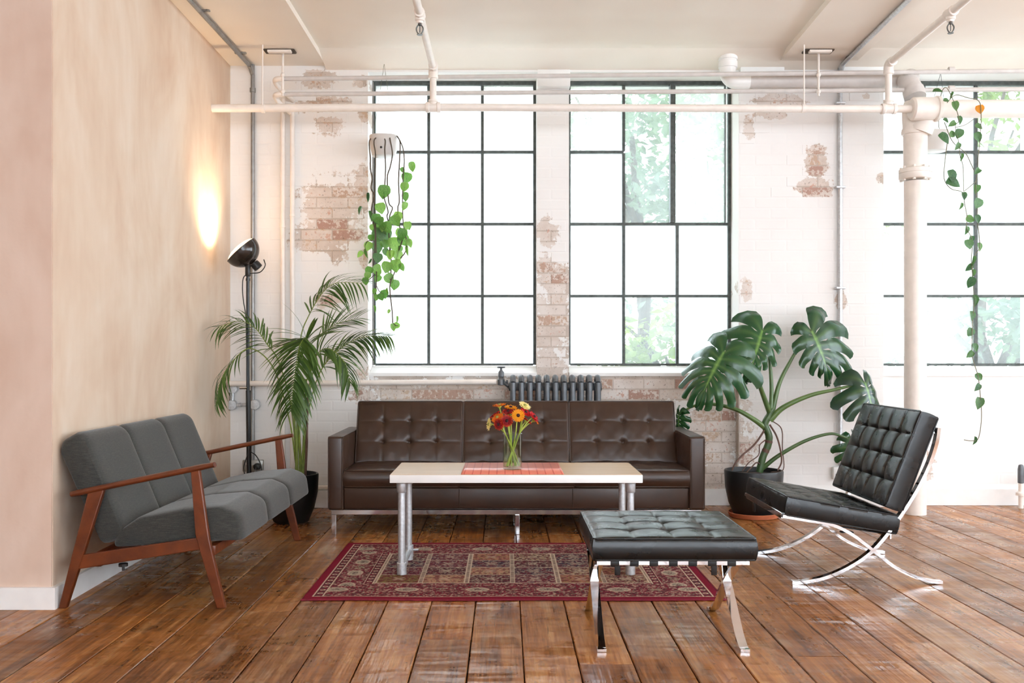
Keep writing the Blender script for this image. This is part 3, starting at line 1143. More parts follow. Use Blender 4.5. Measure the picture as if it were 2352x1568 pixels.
for a in ((XA + 0.02, XB - 0.02, SY0 + 0.02, SY0 + 0.05), (XA + 0.02, XB - 0.02, SY1 - 0.07, SY1 - 0.04)):
    MB().rbox(a[0], a[1], a[2], a[3], 0.122, 0.152, 0.002, 1).build('frame_rail', 'chrome_dull', sofa, 20)
for a in (XA + 0.02, XB - 0.05):
    MB().rbox(a, a + 0.03, SY0 + 0.05, SY1 - 0.07, 0.122, 0.152, 0.002, 1).build('frame_rail', 'chrome_dull', sofa, 20)
for x in (XA + 0.021, 0.061, XB - 0.049):
    for y in (SY0 + 0.021, SY1 - 0.069):
        MB().rbox(x, x + 0.028, y, y + 0.028, 0.0, 0.122, 0.002, 1).build('leg', 'chrome_dull', sofa, 20)

# ------------------------------------------------------------------ grey fabric sofa with a wooden frame
def round_poly(poly, rad, n=5):
    out = []
    k = len(poly)
    for i in range(k):
        a, b, c = Vector(poly[i - 1]), Vector(poly[i]), Vector(poly[(i + 1) % k])
        r = rad[i] if isinstance(rad, (list, tuple)) else rad
        u, w = (a - b).normalized(), (c - b).normalized()
        ang = u.angle(w)
        d = min(r / math.tan(ang / 2), (a - b).length * 0.48, (c - b).length * 0.48)
        p0, p1 = b + u * d, b + w * d
        for j in range(n + 1):
            s_ = j / n
            out.append((p0 * (1 - s_) ** 2 + b * 2 * s_ * (1 - s_) + p1 * s_ * s_))
    return out


def channel(parent, name, poly, y0, y1, mat, r=0.05, inset=0.035, rings=14, skew=0.0):
    """upholstered section lofted along y, puffed in its middle"""
    c = sum((Vector(p) for p in poly), Vector((0, 0))) / len(poly)
    m = MB()
    n = len(poly)
    K = rings
    for k in range(K + 1):
        f = k / K
        f = 0.5 - 0.5 * math.cos(math.pi * f)
        y = y0 + (y1 - y0) * f
        d = min(f, 1 - f) * (y1 - y0)
        q = min(1.0, d / r)
        ins = inset * (1 - math.sqrt(max(0, 1 - (1 - q) ** 2)))
        for p in poly:
            v = Vector(p) - c
            l = v.length
            pp = c + v * max(0.2, (l - ins) / l)
            m.v.append(Vector((pp.x + skew * (y - y0), y, pp.y)))
    for k in range(K):
        for j in range(n):
            a0, a1 = k * n + j, k * n + (j + 1) % n
            m.f.append([a0, a1, a1 + n, a0 + n])
    m.f.append(list(range(n))[::-1])
    m.f.append([K * n + j for j in range(n)])
    return m.build(name, mat, parent, 50)


gs = thing('wooden_sofa', 'charcoal grey fabric sofa with slim orange-brown wooden armrests along the left wall', 'sofa', (-1.58, 4.85, 0))
back = round_poly([(-1.665, 0.295), (-1.842, 0.735), (-1.885, 0.765), (-1.955, 0.725), (-1.965, 0.68), (-1.772, 0.262)], [0.02, 0.07, 0.05, 0.04, 0.04, 0.02])
seat = round_poly([(-1.150, 0.285), (-1.165, 0.40), (-1.25, 0.436), (-1.42, 0.425), (-1.62, 0.385), (-1.715, 0.32), (-1.735, 0.252), (-1.42, 0.268)], [0.015, 0.07, 0.06, 0.1, 0.08, 0.04, 0.02, 0.05])
ys = [4.115, 4.585, 5.055, 5.525]
for a, b in zip(ys[:-1], ys[1:]):
    channel(gs, 'back_cushion', back, a - 0.004, b + 0.004, 'grey_fabric', 0.055, 0.028)
    channel(gs, 'seat_cushion', seat, a - 0.003, b + 0.003, 'grey_fabric', 0.055, 0.022)
for yf in (4.075, 5.565):
    w_ = 0.028
    def pl(pts, name):
        m_ = MB()
        rot = Matrix(((1, 0, 0, 0), (0, 0, 1, 0), (0, 1, 0, 0), (0, 0, 0, 1)))
        m_.prism(pts, yf - w_ / 2, yf + w_ / 2, rot)
        o = m_.build(name, 'teak', gs, 30)
        bv = o.modifiers.new('bevel', 'BEVEL')
        bv.width = 0.004
        bv.segments = 2
        return o
    pl([(-1.939, 0.0), (-1.905, 0.0), (-1.735, 0.535), (-1.807, 0.520)], 'leg')
    pl([(-1.252, 0.0), (-1.214, 0.0), (-1.285, 0.30), (-1.328, 0.604), (-1.365, 0.598), (-1.345, 0.32)], 'leg')
    w_ = 0.022
    pl([(-1.862, 0.168), (-1.845, 0.232), (-1.322, 0.308), (-1.305, 0.258)], 'side_rail')
    m_ = MB()
    m_.tube(smooth_path([(-1.868, yf, 0.497), (-1.86, yf, 0.5), (-1.56, yf, 0.563), (-1.29, yf, 0.618), (-1.268, yf, 0.622)], 6),
            [0.004] + [0.0125] * 5 + [0.0135] * 6 + [0.0135] * 6 + [0.012] * 5 + [0.010, 0.004], 12, flat=(1.9, 1.0), up=(0, 0, 1))
    m_.build('armrest', 'teak', gs, 60)
MB().rbox(-1.30, -1.265, 4.09, 5.55, 0.225, 0.268, 0.004, 2).build('cross_rail', 'teak', gs)
MB().rbox(-1.80, -1.765, 4.09, 5.55, 0.175, 0.235, 0.004, 2).build('cross_rail', 'teak', gs)
MB().lathe([(0.02, 0), (0.02, 0.012), (0.006, 0.014), (0.006, 0.03)], (-1.668, 4.09, 0.19), (0, 0, -1), 12).build('bolt', 'black_metal', gs)

# ------------------------------------------------------------------ lounge chair with crossed chrome frame
YA, YB_ = 4.505, 5.19
ch = thing('lounge_chair', 'black tufted leather lounge chair on a crossed chrome frame', 'chair', (1.74, 4.85, 0))


def P2(u, v):
    return ((u - U0) / 477.2, CH - (v - V0) / 477.2)


long_bar = [(1818, 1341), (1835, 1339), (1890, 1326), (1950, 1300), (2003, 1262), (2053, 1202), (2100, 1130), (2131, 1068), (2148, 1018), (2154, 982)]
seat_bar = [(1796, 1184), (1850, 1193), (1905, 1203), (1950, 1223), (2005, 1264), (2055, 1302), (2105, 1325), (2140, 1334), (2162, 1337)]
for y in (YA, YB_):
    pts = smooth_path([Vector((P2(u, v)[0], y, max(0.008, P2(u, v)[1]))) for u, v in long_bar], 6)
    MB().bar(pts, 0.016, 0.034, (0, 1, 0)).build('back_leg_bar', 'chrome', ch, 30)
    pts = smooth_path([Vector((P2(u, v)[0], y + 0.0005, max(0.008, P2(u, v)[1]))) for u, v in seat_bar], 6)
    MB().bar(pts, 0.015, 0.033, (0, 1, 0)).build('seat_leg_bar', 'chrome', ch, 30)
    MB().lathe([(0.014, 0), (0.014, 0.004)], (P2(2150, 0)[0], y, 0.0), (0, 0, 1), 12).build('foot_pad', 'black_plastic', ch)
for (x, z) in ((2.068, 0.735), (1.338, 0.325), (1.862, 0.225)):
    MB().rbox(x - 0.006, x + 0.006, YA + 0.015, YB_ - 0.015, z - 0.015, z + 0.015, 0.002, 1).build('cross_bar', 'chrome', ch, 20)
sd = Vector((0.986, 0, -0.168)).normalized()
sn = Vector((0.168, 0, 0.986)).normalized()
for k in range(7):
    y = YA + 0.07 + k * 0.091
    MB().bar([Vector((1.335, y, 0.322)), Vector((1.60, y, 0.268)), Vector((1.868, y, 0.226))], 0.035, 0.004, (0, 0, 1)).build('strap', 'strap', ch, 30)
for k in range(8):
    zz = 0.36 + k * 0.05
    xx = 1.915 + (zz - 0.34) * 0.385
    MB().bar([Vector((xx, YA + 0.01, zz)), Vector((xx, YB_ - 0.01, zz))], 0.004, 0.034, (0.36, 0, 0.93)).build('strap', 'strap', ch, 30)
MB().rbox(1.34, 1.346, YB_ - 0.16, YB_ - 0.125, 0.255, 0.335, 0.002, 2).build('strap_end', 'strap', ch)
MB().rbox(1.66, 1.72, YA + 0.11, YA + 0.145, 0.222, 0.228, 0.002, 2).build('strap_end', 'strap', ch)
mx = basis((0, -1, 0), sd, sn, (1.342, 4.848, 0.333))
cushion(ch, 'seat_cushion', 0.715, 0.545, 0.088, 5, 4, mx, 'black_leather', 0.006, 0.005, 0.012, 0.02, 0.003, (80, 64), 0.006, 0.004, True, 0.007, 0.0015, seed=31)
th = math.radians(21)
mx = basis((0, -1, 0), (math.sin(th), 0, math.cos(th)), (-math.cos(th), 0, math.sin(th)), (1.905, 4.848, 0.346))
cushion(ch, 'back_cushion', 0.715, 0.485, 0.088, 5, 4, mx, 'black_leather', 0.010, 0.006, 0.016, 0.024, 0.004, (90, 72), 0.006, 0.0045, True, 0.0075, 0.001, seed=32)

# ------------------------------------------------------------------ matching ottoman
ot = thing('ottoman', 'low black tufted leather ottoman on a crossed chrome base', 'ottoman', (0.627, 3.76, 0))
mx = basis((1, 0, 0), (0, 1, 0), (0, 0, 1), (0.6275, 3.455, 0.343))
cushion(ot, 'cushion', 0.60, 0.60, 0.078, 4, 4, mx, 'black_leather', 0.014, 0.005, 0.017, 0.03, 0.002, (84, 84), 0.008, 0.004, True, 0.006, 0.0015, seed=41)
OX0, OX1, OY0, OY1 = 0.341, 0.906, 3.475, 4.045
sh = [(3.462, 0.006), (3.50, 0.010), (3.565, 0.045), (3.655, 0.118), (3.757, 0.195), (3.86, 0.262), (3.95, 0.308), (4.04, 0.328)]
for x in (OX0 + 0.017, OX1 - 0.017):
    for flip in (0, 1):
        pts = []
        for (y, z) in sh:
            yy = y if not flip else (7.514 - y)
            pts.append(Vector((x + (0.0006 if flip else 0), yy, z)))
        MB().bar(smooth_path(pts, 5), 0.012, 0.034, (1, 0, 0)).build('leg_bar', 'chrome', ot, 30)
    MB().rbox(x - 0.017, x + 0.017, OY0 + 0.01, OY1 - 0.01, 0.329, 0.341, 0.002, 1).build('frame_rail', 'chrome', ot, 20)
for y in (OY0, OY1):
    MB().rbox(OX0 + 0.001, OX1 - 0.001, y - 0.006, y + 0.006, 0.320, 0.341, 0.002, 1).build('frame_rail', 'chrome', ot, 20)
for k in range(7):
    x = OX0 + 0.066 + k * 0.0722
    m = MB()
    for y in (OY0, OY1):
        m.rbox(x - 0.0165, x + 0.0165, y - 0.0085, y + 0.0085, 0.317, 0.3425, 0.003, 2)
    m.box(x - 0.016, x + 0.016, OY0, OY1, 0.334, 0.337)
    m.build('strap', 'strap', ot, 30)
for x in (0.425, 0.79):
    o = MB().rbox(x - 0.011, x + 0.011, OY0 + 0.06, OY0 + 0.066, 0.268, 0.336, 0.0028, 2).build('strap_end', 'strap', ot)
    MB().rbox(x + 0.004, x + 0.018, OY0 + 0.052, OY0 + 0.06, 0.318, 0.324, 0.002, 1).build('buckle', 'chrome', ot)

# ------------------------------------------------------------------ coffee table
TX0, TX1, TY0, TY1, TZ = -0.567, 0.677, 4.60, 5.12, 0.512
tb_ = thing('coffee_table', 'white-edged wooden coffee table on galvanised pipe legs', 'table', (0.055, 4.86, 0))
MB().rbox(TX0, TX1, TY0, TY1, TZ - 0.041, TZ - 0.0015, 0.0025, 2).build('tabletop', 'white_paint', tb_)
MB().box(TX0 + 0.002, TX1 - 0.002, TY0 + 0.002, TY1 - 0.002, TZ - 0.0016, TZ).build('top_board', 'table_wood', tb_, 0)
for x in (-0.515, 0.625):
    for y in (4.668, 5.0):
        leg = MB().tube([(x, y, 0.010), (x, y, TZ - 0.041)], 0.0185, 18).build('leg', 'galvanized', tb_)
        MB().lathe([(0.030, 0), (0.030, 0.006), (0.026, 0.010), (0.025, 0.052), (0.0225, 0.056), (0.0185, 0.056)], (x, y, TZ - 0.041), (0, 0, -1), 20).build('flange', 'galvanized', leg)
        if y < 4.8:
            MB().lathe([(0.0245, 0.0), (0.0245, 0.055), (0.022, 0.058), (0.0185, 0.058)], (x, y, 0.008), (0, 0, 1), 18).build('foot_fitting', 'galvanized', leg)
            MB().lathe([(0.025, 0.0), (0.025, 0.07), (0.0185, 0.072)], (x, y, 0.055), (0, 1, 0), 18).build('tee_fitting', 'galvanized', leg)
        else:
            MB().lathe([(0.026, -0.03), (0.026, 0.03)], (x, y, 0.055), (0, 0, 1), 18).build('tee_fitting', 'galvanized', leg)
            MB().lathe([(0.006, 0), (0.006, 0.032)], (x + 0.02, y, 0.06), (1, 0, 0), 8).build('grub_screw', 'galvanized', leg)
            MB().lathe([(0.0235, 0.0), (0.0235, 0.018)], (x, y, 0.008), (0, 0, 1), 18).build('foot_fitting', 'galvanized', leg)
    MB().tube([(x, 4.70, 0.055), (x, 4.975, 0.055)], 0.0185, 16).build('low_rail', 'galvanized', tb_)

# runner
m = MB()
nn = 40
for i in range(nn + 1):
    for y in (TY0 + 0.006, TY1 - 0.02):
        m.v.append(Vector((-0.217 + 0.507 * i / nn, y, TZ + 0.0022 + 0.0005 * math.sin(i * 0.9))))
for i in range(nn):
    m.f.append([2 * i, 2 * i + 2, 2 * i + 3, 2 * i + 1])
o = m.build('table_runner', 'runner_cloth')
so = o.modifiers.new('thickness', 'SOLIDIFY')
so.thickness = 0.0018
so.offset = -1
tag(o, 'red woven runner lying across the coffee table under the vase', 'runner')

# ------------------------------------------------------------------ rug
RX0, RX1, RY0, RY1 = -0.914, 0.987, 4.19, 5.462
NXr, NYr = 560, 376
a = np.linspace(0, RX1 - RX0, NXr + 1)
b = np.linspace(0, RY1 - RY0, NYr + 1)
A, B = np.meshgrid(a, b, indexing='ij')
Wr, Dr = RX1 - RX0, RY1 - RY0
ea, eb = np.minimum(A, Wr - A), np.minimum(B, Dr - B)
E = np.minimum(ea, eb)
along = np.where(ea < eb, B - Dr / 2, A - Wr / 2)


def vnoise(n, m, cell, seed):
    r = np.random.default_rng(seed)
    gx, gy = int(n / cell) + 3, int(m / cell) + 3
    g = r.random((gx, gy))
    xi, yi = np.arange(n) / cell, np.arange(m) / cell
    x0, y0 = xi.astype(int), yi.astype(int)
    fx, fy = (xi - x0)[:, None], (yi - y0)[None, :]
    return (g[np.ix_(x0, y0)] * (1 - fx) * (1 - fy) + g[np.ix_(x0 + 1, y0)] * fx * (1 - fy) + g[np.ix_(x0, y0 + 1)] * (1 - fx) * fy + g[np.ix_(x0 + 1, y0 + 1)] * fx * fy)


n1 = vnoise(NXr + 1, NYr + 1, 2.2, 1)
n2 = vnoise(NXr + 1, NYr + 1, 4.0, 2)
n3 = vnoise(NXr + 1, NYr + 1, 1.3, 3)
crim, cream, mar, dark, olive, tan, pink, navy = [np.array(lin(*c)[:3]) for c in ((124, 22, 44), (206, 184, 160), (108, 42, 52), (78, 44, 48), (134, 116, 70), (176, 146, 112), (176, 112, 96), (70, 58, 70))]
Cc = np.zeros((NXr + 1, NYr + 1, 3)) + crim


def putc(mask, col, f=1.0):
    if np.isscalar(f):
        Cc[mask] = Cc[mask] * (1 - f) + col * f
    else:
        Cc[mask] = Cc[mask] * (1 - f[mask][:, None]) + col * f[mask][:, None]


EB = 0.306
ends = (ea < 0.09) & (E >= 0.04)


def rosette(lo, hi, pitch, extra):
    msk = (ea >= lo) & (ea < hi) & extra
    putc(msk, dark)
    mid = (lo + hi) / 2
    ph = ((B - Dr / 2) / pitch) % 1.0 - 0.5
    rr_ = np.hypot(ph * pitch, ea - mid)
    h_ = (hi - lo) / 2
    putc(msk & (rr_ < h_ * 0.75) & (rr_ > h_ * 0.38), cream, 0.8)
    putc(msk & (rr_ < h_ * 0.38), crim)
    putc(msk & (rr_ >= h_ * 0.75) & (n3 > 0.62), crim)


def floral(msk, d, al, pitch):
    putc(msk, mar)
    putc(msk & (n1 > 0.52), cream, 0.5)
    putc(msk & (n2 < 0.42), dark, 0.8)
    putc(msk & (n3 > 0.68), crim)
    ph = (al / pitch) % 1.0 - 0.5
    r1 = np.hypot(ph * pitch / 1.4, d)
    putc(msk & (r1 < 0.040), cream, 0.65)
    putc(msk & (r1 < 0.031), np.array(lin(120, 116, 104)[:3]), 0.75)
    putc(msk & (r1 < 0.014), dark, 0.7)
    putc(msk & (r1 < 0.031) & (n3 > 0.6), cream, 0.5)
    ph2 = ((al / pitch + 0.5) % 1.0) - 0.5
    r2 = np.hypot(ph2 * pitch, d)
    putc(msk & (r2 < 0.032) & (n1 > 0.45), np.array(lin(150, 140, 116)[:3]), 0.6)


field_e = (ea >= 0.04) & (eb >= 0.05)
fl_long = field_e & (eb < EB) & (ea >= 0.09)
floral(fl_long, eb - 0.18, A - Wr / 2, 0.33)
fl_end = field_e & (ea >= 0.09) & (ea < 0.235) & (eb >= EB - 0.06)
floral(fl_end, ea - 0.162, B - Dr / 2, 0.25)
rosette(0.047, 0.083, 0.062, field_e)
putc(field_e & (ea < 0.047), cream, 0.85)
putc(field_e & (ea >= 0.083) & (ea < 0.09), cream, 0.85)
putc((eb >= 0.05) & (eb < 0.056) & (ea >= 0.04), cream, 0.7)
inb = eb >= EB - 0.02
rosette(0.241, 0.276, 0.055, inb)
putc(inb & (ea >= 0.235) & (ea < 0.241), cream, 0.85)
putc(inb & (ea >= 0.276) & (ea < 0.283), cream, 0.85)
putc((eb >= EB - 0.008) & (eb < EB) & (ea >= 0.283), cream, 0.8)
inn = (ea >= 0.283) & (eb >= EB)
fa, fb = A - 0.283, B - EB
FW, FD = Wr - 0.566, Dr - 2 * EB
ncol, nrow = 6, 4
ci = np.clip((fa / FW * ncol).astype(int), 0, ncol - 1)
ri = np.clip((fb / FD * nrow).astype(int), 0, nrow - 1)
pal = [olive, dark, mar, tan, navy, pink, dark]
kind = (ci * 3 + ri * 2 + (ci * ri) % 3) % 7
for k in range(7):
    mk = inn & (kind == k)
    putc(mk, pal[k])
    putc(mk & (n1 > 0.54), cream if k in (1, 2, 4, 6) else dark, 0.6)
    putc(mk & (n3 > 0.60), pal[(k + 2) % 7], 0.85)
    putc(mk & (n2 < 0.40), mar, 0.7)
cu, cv = (fa / FW * ncol) % 1.0 - 0.5, (fb / FD * nrow) % 1.0 - 0.5
star = (np.abs(cu) * 1.5 + np.abs(cv) < 0.34) & (np.abs(np.abs(cu) * 1.5 - np.abs(cv)) < 0.09)
putc(inn & star, cream, 0.35)
pu = np.minimum((fa / FW * ncol) % 1.0, 1 - (fa / FW * ncol) % 1.0) * FW / ncol
pv_ = np.minimum((fb / FD * nrow) % 1.0, 1 - (fb / FD * nrow) % 1.0) * FD / nrow
lad = inn & (pu < 0.013)
putc(lad, cream, 0.9)
putc(lad & (pu < 0.008) & ((B * 48) % 1.0 < 0.6), dark, 0.85)
putc(inn & (pu >= 0.013) & (pv_ < 0.004), cream, 0.75)
Cc *= (0.86 + 0.28 * n3)[:, :, None]
zr = 0.006 + 0.0015 * np.sin(A * 9.0) * np.exp(-B / 0.08)
zr[E < 0.004] -= 0.002
v3 = np.stack([A + RX0, B + RY0 + 0.004 * np.sin(A * 7.3) * np.exp(-B / 0.15), zr], axis=-1).reshape(-1, 3)
ii = np.arange((NXr + 1) * (NYr + 1)).reshape(NXr + 1, NYr + 1)
quads = np.stack([ii[:-1, :-1], ii[1:, :-1], ii[1:, 1:], ii[:-1, 1:]], axis=-1).reshape(-1, 4)
me = bpy.data.meshes.new('pile')
me.vertices.add(len(v3))
org = np.array([(RX0 + RX1) / 2, (RY0 + RY1) / 2, 0.0])
me.vertices.foreach_set('co', (v3 - org).ravel())
me.loops.add(quads.size)
me.loops.foreach_set('vertex_index', quads.ravel())
me.polygons.add(len(quads))
me.polygons.foreach_set('loop_start', np.arange(0, quads.size, 4))
me.update()
ca = me.color_attributes.new('pile', 'FLOAT_COLOR', 'POINT')
ca.data.foreach_set('color', np.concatenate([Cc.reshape(-1, 3), np.ones((len(v3), 1))], axis=1).ravel())
me.materials.append(M['rug_pile'])
me.validate()
rug = thing('rug', 'dark red patterned rug with a panelled field under the coffee table', 'rug', tuple(org))
link('pile', me, org, rug)
m = MB()
edge = []
for i in range(0, NXr + 1, 8):
    edge.append(v3.reshape(NXr + 1, NYr + 1, 3)[i, 0])
for j in range(0, NYr + 1, 8):
    edge.append(v3.reshape(NXr + 1, NYr + 1, 3)[NXr, j])
for i in range(NXr, -1, -8):
    edge.append(v3.reshape(NXr + 1, NYr + 1, 3)[i, NYr])
for j in range(NYr, -1, -8):
    edge.append(v3.reshape(NXr + 1, NYr + 1, 3)[0, j])
m.tube([Vector((p[0], p[1], 0.0042)) for p in edge], 0.0042, 8, caps=False)
m.build('binding', 'rug_edge', rug, 60)

# ------------------------------------------------------------------ pipes and services
def run(parent, name, pts, r, mat, n=14):
    return MB().tube(pts, r, n).build(name, mat, parent, 50)


def ringfit(parent, name, c, d, prof, mat, n=22):
    return MB().lathe(prof, c, d, n).build(name, mat, parent, 40)


YP = 6.36                                   # depth of the sprinkler main
zm = at(0, 250, YP).z
main = thing('sprinkler_main', 'cream painted sprinkler pipe running across the windows', 'pipe', (-1.96, YP, zm))
xt1, xt2 = at(995, 0, YP).x, at(2041, 0, YP).x
xe = at(2092, 0, YP).x
run(main, 'pipe_run', [(-1.99, YP, zm + 0.004), (xt1 - 0.04, YP, zm + 0.01)], 0.027, 'pipe_paint')
run(main, 'pipe_run', [(xt1 + 0.04, YP, zm + 0.01), (xt2 - 0.05, YP, zm)], 0.026, 'pipe_paint')
run(main, 'pipe_run', [(xt2 + 0.05, YP, zm), (xe + 0.01, YP, zm)], 0.026, 'pipe_paint')
for xt, zt, yend, sh_ in ((xt1, at(0, 160, YP).z, 4.4, 0.0), (xt2, at(0, 150, YP).z, 4.2, -0.06)):
    tee = ringfit(main, 'tee', (xt - 0.045, YP, zm + (0.01 if xt < 0 else 0)), (1, 0, 0), [(0.026, -0.005), (0.034, -0.005), (0.036, 0.0), (0.036, 0.016), (0.032, 0.02), (0.032, 0.07), (0.036, 0.074), (0.036, 0.09), (0.034, 0.095), (0.026, 0.095)], 'pipe_paint')
    ringfit(tee, 'collar', (xt, YP, zm + 0.026), (0, 0, 1), [(0.03, 0), (0.03, 0.018), (0.034, 0.02), (0.034, 0.034), (0.024, 0.036)], 'pipe_paint')
    br = thing('sprinkler_branch', 'cream sprinkler branch pipe along the ceiling %s' % ('above the brown sofa' if xt < 0 else 'left of the cream iron column'), 'pipe', (xt, YP, zm + 0.062))
    run(br, 'riser', [(xt, YP, zm + 0.062), (xt, YP, zt - 0.04)], 0.0225, 'pipe_paint')
    MB().tube(smooth_path([(xt, YP, zt - 0.045), (xt, YP, zt - 0.01), (xt + 0.002, YP - 0.02, zt + 0.01), (xt + 0.004, YP - 0.065, zt + 0.012)], 5), 0.032, 14).build('elbow', 'pipe_paint', br, 50)
    ringfit(br, 'collar', (xt, YP, zt - 0.062), (0, 0, 1), [(0.022, 0), (0.034, 0.002), (0.034, 0.018), (0.03, 0.02)], 'pipe_paint')
    run(br, 'ceiling_run', [(xt, YP - 0.06, zt + 0.012), (xt + sh_, yend, zt + 0.02)], 0.0225, 'pipe_paint')
    ys_ = 5.36 if xt < 0 else 5.42
    fr_ = (YP - ys_) / (YP - yend)
    xs_ = xt + sh_ * fr_
    ringfit(br, 'tee', (xs_, ys_ - 0.045, zt + 0.014), (0, 1, 0), [(0.023, 0), (0.03, 0.002), (0.031, 0.018), (0.028, 0.02), (0.028, 0.07), (0.031, 0.072), (0.03, 0.088), (0.023, 0.09)], 'pipe_paint')
    ringfit(br, 'outlet', (xs_, ys_, zt - 0.01), (0, 0, -1), [(0.027, 0), (0.027, 0.016), (0.02, 0.018), (0.018, 0.03)], 'pipe_paint')
    zz = zt - 0.038
    hd = MB()
    hd.lathe([(0.010, 0), (0.011, 0.012), (0.006, 0.016), (0.0028, 0.018), (0.0028, 0.055)], (xs_, ys_, zz), (0, 0, -1), 10)
    so_ = hd.build('sprinkler_head', 'brass_valve', br)
    for s in (-1, 1):
        MB().tube(smooth_path([(xs_ + s * 0.009, ys_, zz - 0.012), (xs_ + s * 0.019, ys_, zz - 0.030), (xs_ + s * 0.016, ys_, zz - 0.05), (xs_ + s * 0.004, ys_, zz - 0.066)], 4), 0.0042, 6).build('sprinkler_arm', 'brass_valve', so_, 60)
    MB().lathe([(0.004, 0), (0.017, 0.001), (0.017, 0.004), (0.003, 0.005)], (xs_, ys_, zz - 0.064), (0, 0, -1), 14).build('deflector', 'brass_valve', so_)

# wide main to the right of the column
xr0 = at(2092, 0, YP).x
big = ringfit(main, 'reducer', (xr0, YP, zm), (1, 0, 0), [(0.026, 0.0), (0.066, 0.0), (0.078, 0.012), (0.078, 0.16), (0.086, 0.166), (0.086, 0.186), (0.078, 0.19), (0.062, 0.194)], 'pipe_paint', 28)
run(main, 'wide_run', [(xr0 + 0.19, YP, zm), (6.45, YP, zm)], 0.0605, 'pipe_paint', 24)

# twin heating pipes
Yt = 6.5
tw = [((181, 163), 'upper'), ((216.5, 205), 'lower')]
for (va, vb), wh in tw:
    za, zb = at(0, va, Yt).z, at(0, vb, Yt).z
    x0 = at(648, 0, Yt).x
    pp = thing('heating_pipe', '%s of the two thin pale pipes crossing the window heads' % wh, 'pipe', (x0, Yt, za), 'thin pipes across the window heads')
    x1 = 5.9
    zx = za + (zb - za) * (x1 - x0) / (at(2352, 0, Yt).x - x0)
    run(pp, 'pipe_run', [(x0, Yt, za), (x1, Yt, zx)], 0.0155, 'dusty_pipe_paint')
    MB().tube(smooth_path([(x0 + 0.01, Yt, za), (x0 - 0.03, Yt + 0.004, za), (x0 - 0.06, Yt + 0.04, za - 0.005), (x0 - 0.045, Yt + 0.13, za - 0.03), (x0 + 0.01, Yt + 0.30, za - 0.07)], 6), [0.019] * 10 + [0.0165] * 15, 12).build('elbow', 'pipe_paint', pp, 60)
    ringfit(pp, 'collar', (at(2178, 0, Yt).x, Yt, za + (zx - za) * 0.8), (1, 0, 0), [(0.016, 0), (0.02, 0.002), (0.02, 0.04), (0.016, 0.042)], 'dusty_pipe_paint')

# grey waste pipe above the right pier and the iron column
Yd = 6.66
zd = at(0, 186, Yd).z
xd0, xd1 = at(1672, 0, Yd).x, at(2078, 0, Yd).x
wp = thing('waste_pipe', 'thick white waste pipe with an elbow high on the right pier', 'pipe', (xd0, Yd, zd))
run(wp, 'pipe_run', [(xd0 + 0.13, Yd, zd), (xd1 - 0.05, Yd, zd + 0.005)], 0.052, 'dusty_pipe_paint', 24)
MB().tube(smooth_path([(xd0, Yd, zd + 0.11), (xd0, Yd, zd + 0.05), (xd0 + 0.03, Yd, zd + 0.01), (xd0 + 0.08, Yd, zd), (xd0 + 0.15, Yd, zd)], 6), 0.058, 24).build('elbow', 'white_paint', wp, 50)
ringfit(wp, 'collar', (xd0, Yd, zd + 0.09), (0, 0, 1), [(0.058, 0), (0.066, 0.002), (0.066, 0.045), (0.06, 0.05), (0.06, 0.058), (0.067, 0.06), (0.067, 0.105), (0.05, 0.106)], 'white_paint', 26)
xc, Yc = 2.84, 6.48
MB().tube(smooth_path([(xd1 - 0.06, Yd, zd + 0.005), (xd1 + 0.02, Yd - 0.03, zd + 0.01), (xc - 0.02, Yd - 0.10, zd - 0.03), (xc - 0.005, Yc + 0.03, zd - 0.10), (xc, Yc, zd - 0.17)], 7), [0.058] * 8 + [0.066] * 14 + [0.072] * 7, 24).build('elbow', 'dusty_pipe_paint', wp, 50)

colm = thing('iron_column', 'cream painted iron column with a bolted flange in front of the window', 'column', (xc, Yc, 0))
MB().lathe([(0.072, 0.0), (0.073, 1.2), (0.074, 2.26), (0.075, 2.30)], (xc, Yc, 0), (0, 0, 1), 28).build('shaft', 'pipe_paint', colm)
zf = at(0, 412, Yc).z
fl = ringfit(colm, 'flange', (xc, Yc, zf), (0, 0, 1), [(0.075, -0.004), (0.104, 0.0), (0.108, 0.006), (0.108, 0.036), (0.103, 0.037), (0.103, 0.042), (0.108, 0.043), (0.108, 0.068), (0.1, 0.074), (0.078, 0.078)], 'pipe_paint', 30)
for k in range(8):
    w = k * math.pi / 4 + 0.3
    MB().lathe([(0.011, -0.012), (0.011, 0.088)], (xc + 0.091 * math.cos(w), Yc + 0.091 * math.sin(w), zf), (0, 0, 1), 6).build('bolt', 'pipe_paint', fl, 30)
z1 = at(0, 300, Yc).z
MB().lathe([(0.077, 0.0), (0.079, z1 - zf - 0.10), (0.088, z1 - zf - 0.098), (0.092, z1 - zf - 0.08), (0.088, z1 - zf - 0.06), (0.082, z1 - zf - 0.05), (0.086, z1 - zf + 0.02), (0.084, z1 - zf + 0.10), (0.072, z1 - zf + 0.13), (0.070, zd - 0.27 - zf)], (xc, Yc, zf + 0.07), (0, 0, 1), 28).build('upper_shaft', 'pipe_paint', colm)
MB().lathe([(0.082, 0.0), (0.078, 0.05), (0.07, 0.12)], (xc + 0.02, Yc - 0.03, zm - 0.13), (0.35, -0.3, 1), 24).build('saddle', 'pipe_paint', colm)

